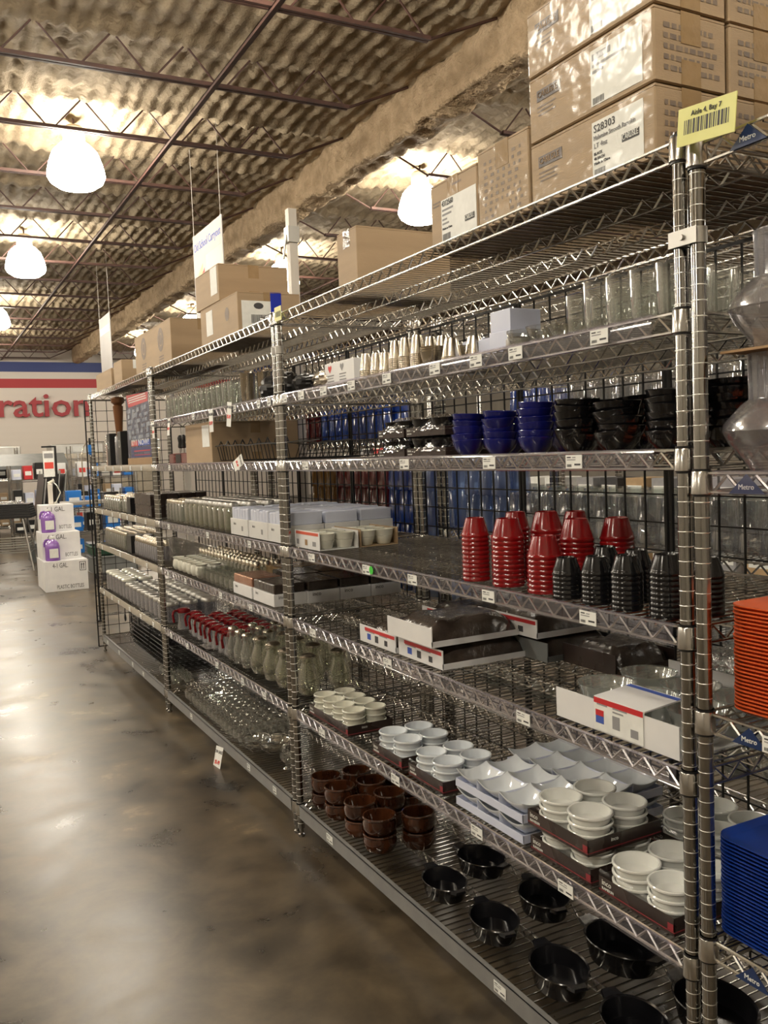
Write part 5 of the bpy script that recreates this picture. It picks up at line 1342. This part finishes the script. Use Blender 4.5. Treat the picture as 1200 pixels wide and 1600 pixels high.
tumbler_wall('blue', [2.15, 2.24, 2.33], bt(.76), 4, .145, 'lower back shelf', sc=.97)
tumbler_wall('ruby red', [2.43, 2.52, 2.61, 2.70, 2.79, 2.88], bt(.76), 4, .145, 'lower back shelf', sc=.97)
tumbler_wall('amber', [3.00, 3.09, 3.18], bt(.76), 4, .145, 'lower back shelf', sc=.97)
tumbler_wall('blue', [2.42, 2.52, 2.62, 2.72, 2.82, 2.92, 3.02], bt(1.42), 2, .12, 'upper back shelf')
tumbler_wall('ruby red', [3.15, 3.24, 3.33], bt(1.42), 2, .12, 'upper back shelf')
tumbler_wall('amber', [3.50, 3.60], bt(1.42), 2, .12, 'upper back shelf')
tumbler_wall('blue', [1.30, 1.42], bt(1.40), 1, .14, 'back shelf beside blue bowls')
tumbler_wall('pale blue', [1.72, 1.63, 1.54], bt(1.05), 2, .135, 'middle back shelf', sc=.95)
tumbler_wall('clear', [1.44, 1.35, 1.26, 1.17, 1.08, .99, .90, .81, .72, .63, .54, .45, .36, .27, .18, .09], bt(1.05), 1, .135, 'middle back shelf')
tumbler_wall('clear', [1.18, 1.09, 1.00, .91, .82, .73, .64, .55, .46, .37, .28, .19, .10], bt(1.40), 1, .135, 'upper back shelf')
tumbler_wall('clear', [1.70, 1.58, 1.46, 1.34, 1.22, 1.10, .98, .86, .74, .62, .50, .38, .26, .14], bt(.76), 1, .14, 'lower back shelf')
tumbler_wall('clear', [-.14, -.24, -.34], bt(1.05), 1, .14, 'back shelf behind trays')
gl = Kind(tag(MB().lathe([(.032, 0), (.032, .003), (.006, .012), (.005, .065), (.030, .085), (.038, .12), (.034, .155), (.031, .155), (.034, .12), (.028, .088), (.001, .078)], 18).build('wine_glass', GLASSD), '', 'glass'))
for j, x in enumerate((.93, 1.04)):
    for i in range(17): gl.put((x, .12 + .098 * i, bt(1.05)), 0, 'wine glass on middle back shelf, %s row, %s from near end' % (('third', 'fourth')[j], ORD[i + 1]), 'wine glasses on the middle back shelf')
    for i in range(4): gl.put((x - .14, -.12 - .098 * i, bt(1.05) + .0), 0, 'wine glass behind the tray shelving, %s row, %s from the posts' % (('front', 'rear')[j], ORD[i + 1]), 'wine glasses behind the tray unit') if j else None
for i in range(12):
    gbowl.put((.76, .12 + .14 * i, bt(.45)), 0, 'glass bowl on the low back shelf, %s from the near end' % ORD[i + 1], 'glass bowls on the low back shelf')

# ================================================================ the next aisle over
colours = [('red and white', (.50, .04, .04)), ('white', (.66, .66, .64)), ('grey', (.26, .26, .27)), ('dark', (.03, .03, .035)), ('blue', (.04, .10, .35)), ('tan', (.38, .26, .14)), ('yellow', (.62, .48, .06))]
CM = [noisy('%s_pack_card' % n_.replace(' ', '_'), c_, tuple(min(1, v * 1.3 + .02) for v in c_), 9, (.35, .5)) for n_, c_ in colours]
protos = []
for k, (n_, c_) in enumerate(colours):
    t = thing('retail_pack', '', 'pack'); MB().box(0, .22, -.09, .09, 0, .17, 0, .003).build('pack_body', CM[k], t, ang=20)
    MB().box(-.001, .0, -.07, .07, .05, .12).build('pack_label', PAPER if k != 1 else GREYPL, t, smooth=False); protos.append(Kind(t))
q = random.Random(21)
for u in range(4):
    y0 = .4 + u * 1.876
    r, sh = make_unit('chrome wire shelving unit across the next aisle, %s from the near end' % ORD[u + 1], y0, [.12, .55, .95, 1.35], 3.1, group='shelving across the next aisle')
    for s_, z in enumerate((.12, .55, .95, 1.35)):
        for i in range(7):
            k = q.choice([1, 2, 2, 2, 3, 3, 3, 5]) if u < 2 else q.choice([0, 0, 1, 1, 2, 3, 4, 6])
            protos[k].put((3.15, y0 + .16 + .25 * i, z + .0175), 0, '%s pack across the next aisle, %s shelf of %s unit, %s along' % (colours[k][0], ('bottom', 'second', 'third', 'top')[s_], ORD[u + 1], ORD[i + 1]), 'packs across the next aisle')

# ================================================================ the far end of the store
# white cartons of purple jugs
WB = [(.02, .47, 9.10, 9.75, 0, .335), (.03, .435, 9.27, 9.75, .336, .300), (.055, .41, 9.44, 9.74, .637, .300)]
for k, (x0, x1, y0, y1, z0, h) in enumerate(WB):
    t = thing('jug_carton', 'white 4-1 GAL carton of plastic bottles on the far floor, %s of three' % ('lowest', 'middle', 'topmost')[k], 'box', (x0, y0, z0))
    w = x1 - x0
    MB().box(0, w, 0, y1 - y0, 0, h, 0, .003).build('carton', WHITECARD, t, ang=20)
    text('4-1 GAL.', .05, t, (.085 if k == 0 else .06, -.001, h - .075), NX, FZ, INK, 'printed_name', fit=(.16 if k == 0 else .20, .052))
    text('PLASTIC BOTTLES' if k == 0 else 'BOTTLES', .04, t, (.12 if k == 0 else w - .165, -.001, .028), NX, FZ, INK, 'printed_name', fit=(.28 if k == 0 else .13, .042))
    if k == 0:
        mb = MB(); fx0 = w - .085; y = -.0012
        mb.box(fx0, fx0 + .068, y, 0, h - .125, h - .119).box(fx0, fx0 + .068, y, 0, h - .031, h - .025).box(fx0, fx0 + .006, y, 0, h - .125, h - .025).box(fx0 + .062, fx0 + .068, y, 0, h - .125, h - .025)
        for a in (.022, .044): mb.box(fx0 + a - .004, fx0 + a + .004, y, 0, h - .110, h - .055); mb.add([(fx0 + a - .010, y, h - .060), (fx0 + a + .010, y, h - .060), (fx0 + a, y, h - .038)], [(0, 1, 2)])
        mb.build('up_arrows', INK, t, smooth=False)
def gal_jug(lbl, x, y, z):
    t = thing('purple_jug', lbl, 'jug', (x, y, z))
    MB().lathe([(.070, 0), (.076, .006), (.078, .15), (.070, .19), (.040, .225), (.028, .235)], 24, cap1=True).build('jug_body', PURPLE, t)
    MB().lathe([(.026, .235), (.030, .238), (.030, .262)], 16, cap1=True).build('cap', PAPER, t)
    MB().path([(-.030, .02, .232), (-.062, .035, .225), (-.078, .040, .190), (-.076, .038, .150)], .011, 8).build('handle', PURPLE, t)
    MB().box(-.042, .050, -.0800, -.0785, .035, .135).build('jug_label', PAPER, t, smooth=False)
gal_jug('purple jug with white label standing on the lowest white carton', .125, 9.185, .336)
gal_jug('purple jug with white label standing against the topmost white carton', .120, 9.355, .637)
# stack of black-topped stools with splayed steel legs
t0 = None
def stool():
    t = thing('stacking_stool', '', 'stool')
    MB().box(-.34, .34, -.22, .22, .70, .735, 0, .006).build('seat_pad', BLACKPL, t, ang=20)
    for sx in (-1, 1):
        for sy in (-1, 1): MB().tube((sx * .22, sy * .17, .70), (sx * .33, sy * .24, 0), .013, 8).build('leg', DIMSTEEL, t)
    MB().path([(-.30, -.21, .25), (.30, -.21, .25), (.30, .21, .25), (-.30, .21, .25)], .009, 6, closed=True).build('foot_ring', DIMSTEEL, t)
    return Kind(t)
st = stool()
for i in range(6): st.put((-.10, 11.75 + .055 * i, .028 * i), -.25, 'black-topped steel stool left of the white cartons, %s' % ('lowest' if i == 0 else 'topmost' if i == 5 else ORD[i + 1] + ' from the bottom'), 'stacked stools')
tag(MB().box(-.30, .28, -.2, .2, 0, .03, 0, .006).build('plastic_cover', CLEARSHEET, loc=(-.14, 11.98, .885)), 'clear plastic sheet lying over the stack of stools', 'cover')
# folded black chairs leaning together behind the cartons
def folded():
    t = thing('folded_chair', '', 'chair')
    MB().box(-.02, .02, -.22, .22, .45, 1.0, 0, .01).build('backrest', BLACKPL, t, ang=20)
    MB().box(.03, .06, -.20, .20, .10, .50, 0, .01).build('seat', BLACKPL, t, ang=20)
    for s_ in (-1, 1): MB().tube((0, s_ * .22, 1.05), (.02, s_ * .22, 0), .011, 6).build('frame', DIMSTEEL, t)
    return Kind(t)
fc = folded()
for i in range(4): fc.put((.34 + .09 * i, 12.7, .27), 0, 'folded black chair leaning behind the stools, %s from the left' % ORD[i + 1], 'folded black chairs', rot=(0, .16, .1))
tag(MB().box(.25, .85, 12.45, 12.95, 0, .27).build('low_platform', GREYPL), 'low grey platform carrying the folded black chairs', 'platform')
# black sign stand with an upright white card
t = thing('sign_stand', 'tall black metal stand with a white and red card above the white cartons', 'sign', (.40, 10.55, 0))
MB().box(-.012, .012, -.012, .012, 0, 1.62).box(-.16, .012, -.010, .010, 1.60, 1.62).box(-.16, -.012, -.010, .010, 1.22, 1.235).box(-.2, .2, -.2, .2, 0, .012).build('stand_frame', BLACKWIRE, t, smooth=False)
MB().box(-.148, -.02, -.003, .003, 1.24, 1.56).build('card', PAPER, t, smooth=False)
MB().box(-.135, -.03, -.0045, -.003, 1.34, 1.42).build('red_print', REDPR, t, smooth=False); MB().box(-.135, -.03, -.0045, -.003, 1.47, 1.53).build('grey_print', GREYINK, t, smooth=False)
# hand pump on top of cartons
t = thing('mop_wringer', 'pale plastic wringer with bent handle standing on the topmost white carton', 'tool', (.19, 9.58, .938))
MB().box(-.024, .024, -.03, .03, 0, .235, 0, .006).build('body', WHITEPNT, t, ang=20)
MB().tube((-.02, 0, .235), (.05, 0, .27), .018, 10).build('grip', CREAM, t)
MB().path([(.03, 0, .26), (.075, 0, .21), (.11, 0, .13), (.06, 0, .03), (.03, 0, .0)], .006, 6).build('bent_rod', CREAM, t)
# green and grey wheeled crates beyond the far posts
for k, (nm_, c_, z0, h) in enumerate((('grey lower', GREYPL, 0.05, .22), ('dark green upper', GREENPL, .272, .12))):
    t = thing('storage_tote', '%s tote on the floor beyond the far posts' % nm_, 'tote', (.92, 10.05, z0 if k else 0))
    mb = MB().box(-.26, .26, -.2, .2, 0 if k else .05, h + (0 if k else .05), 0, .02); mb.build('tote_body', c_, t, ang=20)
    MB().box(-.28, .28, -.22, .22, h - .02 + (0 if k else .05) , h + (0 if k else .05), 0, .006).build('rim', c_, t, ang=20)
    if k == 0: MB().tube((-.22, -.21, .04), (-.22, -.18, .04), .04, 14).tube((.22, -.21, .04), (.22, -.18, .04), .04, 14).build('wheel', BLACKPL, t)
tag(MB().box(-.22, .22, -.18, .18, 0, .16, 0, .01).build('white_bin', WHITECARD, loc=(.95, 10.6, 0)), 'white bin on the floor behind the green tote', 'bin')
# low blue-shelved wire carts
def cart(lbl, x, y, w, d, hs, sm, g=None):
    t = thing('wire_cart', lbl, 'cart', (x, y, 0), 0, g)
    for sx in (0, 1):
        for sy in (0, 1): MB().tube((sx * w, sy * d, 0), (sx * w, sy * d, hs[-1] + .25), .012, 8).build('post', CHROME, t)
    for z in hs:
        mb = MB().path([(0, 0, z), (w, 0, z), (w, d, z), (0, d, z)], .007, 6, closed=True).path([(0, 0, z - .03), (w, 0, z - .03), (w, d, z - .03), (0, d, z - .03)], .005, 6, closed=True)
        for i in range(14): mb.tube((w * (i + .5) / 14, 0, z), (w * (i + .5) / 14, d, z), .003, 4)
        mb.build('cart_shelf', sm, t)
    for s_ in (0, 1):
        mb = MB()
        for i in range(1, 7): mb.tube((s_ * w, d * i / 7, .1), (s_ * w, d * i / 7, hs[-1] + .2), .003, 4)
        for i in range(1, 10): mb.tube((s_ * w, 0, .1 + hs[-1] * i / 9), (s_ * w, d, .1 + hs[-1] * i / 9), .003, 4)
        mb.build('side_grid', CHROME, t)
    return t
cart('low wire cart with blue goods right behind the white cartons', .62, 11.6, .75, .5, (.15, .45, .78), CHROME)
cart('wire cart far back at the left edge of the picture', -1.1, 14.6, 1.1, .5, (.25, .7, 1.15), CHROME)
cart('wire cart far back behind the stools', .25, 14.9, .9, .5, (.25, .7, 1.15), CHROME)
cart('wire cart far back behind the sign stand', 1.35, 15.2, 1.0, .5, (.25, .7, 1.15), CHROME)
cart('tall wire cart farther back toward the end wall', -.6, 17.2, 1.2, .5, (.25, .7, 1.15, 1.5), CHROME)
cart('tall wire cart farther back near the steel cabinets', 1.6, 17.4, 1.2, .5, (.25, .7, 1.15, 1.5), CHROME)
q = random.Random(31); HB = {'red': REDSTR, 'white': WHITECARD, 'black': BLACKPL, 'steel': DIMSTEEL, 'blue': SKYBL, 'tan': CARD, 'lilac': BLUEWHITE}
def goods(where, x0, y, w, zs, n, pal):
    for s_, z in enumerate(zs):
        for i in range(n):
            c_ = q.choice(pal); h = q.uniform(.10, .30); ww = w / n * .78
            o = MB().box(0, ww, 0, .28, 0, h, 0, .008).box(ww * .15, ww * .85, -.002, 0, h * .3, h * .6, 1).build('goods_box', [HB[c_], PAPER if c_ != 'white' else REDINK], ang=20)
            o.location = (x0 + .04 + i * w / n, y, z + .009)
            tag(o, '%s box %s, %s shelf up, %s from left' % (c_, where, ORD[s_ + 1], ORD[i + 1]), 'box', 'goods ' + where)
goods('on the low cart behind the white cartons', .62, 11.66, .75, (.15, .45, .78), 3, ['blue', 'white', 'black'])
goods('on the wire cart at the left edge', -1.1, 14.68, 1.1, (.25, .7, 1.15), 6, ['red', 'white', 'black', 'white', 'steel'])
goods('on the wire cart behind the stools', .25, 15.0, .9, (.25, .7, 1.15), 5, ['red', 'white', 'black', 'white', 'lilac'])
goods('on the wire cart behind the sign stand', 1.35, 15.3, 1.0, (.25, .7, 1.15), 5, ['white', 'black', 'lilac', 'blue', 'steel'])
goods('on the tall cart toward the end wall', -.6, 17.3, 1.2, (.25, .7, 1.15), 6, ['red', 'white', 'black', 'white', 'tan'])
goods('on the tall cart near the steel cabinets', 1.6, 17.5, 1.2, (.25, .7, 1.15), 6, ['white', 'black', 'lilac', 'blue', 'tan'])
# steel refrigerators and other tall kitchen machines against the distance
def cabinet(lbl, x, y, w, h, doors=2, m=DIMSTEEL):
    t = thing('steel_cabinet', lbl, 'cabinet', (x, y, 0))
    MB().box(0, w, 0, .75, .12, h, 0, .01).build('cabinet_body', m, t, ang=20)
    for i in range(doors):
        a = w * i / doors + .02; b = w * (i + 1) / doors - .02
        d = MB().box(a, b, -.03, 0, .18, h - .2, 0, .006).build('door', STEEL, t, ang=20)
        MB().tube((b - .05, -.07, .8), (b - .05, -.07, 1.2), .012, 8).build('handle', BLACKPL, d)
    for sx in (.06, w - .06):
        for sy in (.08, .67): MB().tube((sx, sy, 0), (sx, sy, .13), .025, 8).build('foot', BLACKPL, t)
    MB().box(w * .4, w * .6, -.032, -.001, h - .17, h - .05).build('white_notice', PAPER, t, smooth=False)
cabinet('wide steel cabinet with a notice far back at the left', -.35, 18.6, 1.15, 1.80, 1)
cabinet('two-door steel cabinet with a notice far back behind the sign stand', 1.40, 18.6, 1.05, 1.82, 2)
cabinet('steel cabinet far back behind the far posts', 2.7, 19.5, 1.2, 1.9, 2)
cabinet('grey steel cabinet far left beyond the stools', -2.2, 18.8, 1.3, 1.7, 2)
t = thing('work_table', 'grey-topped long steel table far back behind the stools', 'table', (.1, 16.4, 0))
MB().box(0, 1.3, 0, .7, 1.34, 1.40).build('table_top', GREYPL, t, smooth=False)
MB().add([(0, 0, 1.40), (1.3, 0, 1.40), (1.3, .5, 1.62), (0, .5, 1.62)], [(0, 1, 2, 3)]).build('sloped_cover', GREYPL, t, smooth=False)
for sx in (.03, 1.27):
    for sy in (.03, .67): MB().tube((sx, sy, 0), (sx, sy, 1.34), .02, 8).build('leg', DIMSTEEL, t)
# pre-rinse tap with tall curved spring
t = thing('spring_tap', 'tall curved steel rinse tap rising from a sink beyond the shelving end', 'tap', (.92, 11.0, 0))
MB().path([(-.14, 0, .9), (-.14, 0, 1.30), (-.135, 0, 1.50), (-.11, 0, 1.60), (-.06, 0, 1.67), (0, 0, 1.70), (.05, 0, 1.69)], .008, 8).build('curved_pipe', STEEL, t)
MB().box(-.5, .5, -.25, .25, .86, .90, 0, .005).box(-.5, -.46, -.25, -.21, 0, .86).box(.46, .5, -.25, -.21, 0, .86).box(-.5, -.46, .21, .25, 0, .86).box(.46, .5, .21, .25, 0, .86).build('sink_stand', DIMSTEEL, t, smooth=False)
t = thing('hanging_bag', 'clear and blue plastic bag hanging on a black hook stand beyond the far grid panel', 'bag', (.20, 6.9, 0))
MB().box(-.008, .008, -.008, .008, 0, 1.60).box(-.03, .03, -.03, .03, 0, .012).tube((0, 0, 1.59), (-.0, -.09, 1.56), .006, 6).build('hook_stand', BLACKWIRE, t, smooth=False)
MB().lathe([(.001, 1.50), (.030, 1.52), (.034, 1.60), (.015, 1.60)], 14, (0, -.07, -.06), sx=.9, cap0=True, cap1=True).build('blue_top', SKYBL, t)
MB().lathe([(.010, 1.20), (.036, 1.23), (.040, 1.35), (.032, 1.46)], 14, (0, -.07, 0), sx=.9, cap1=True).build('clear_bag', CLEARSHEET, t)
# shelving runs on the left side of the aisle, out of frame except in reflections and side views
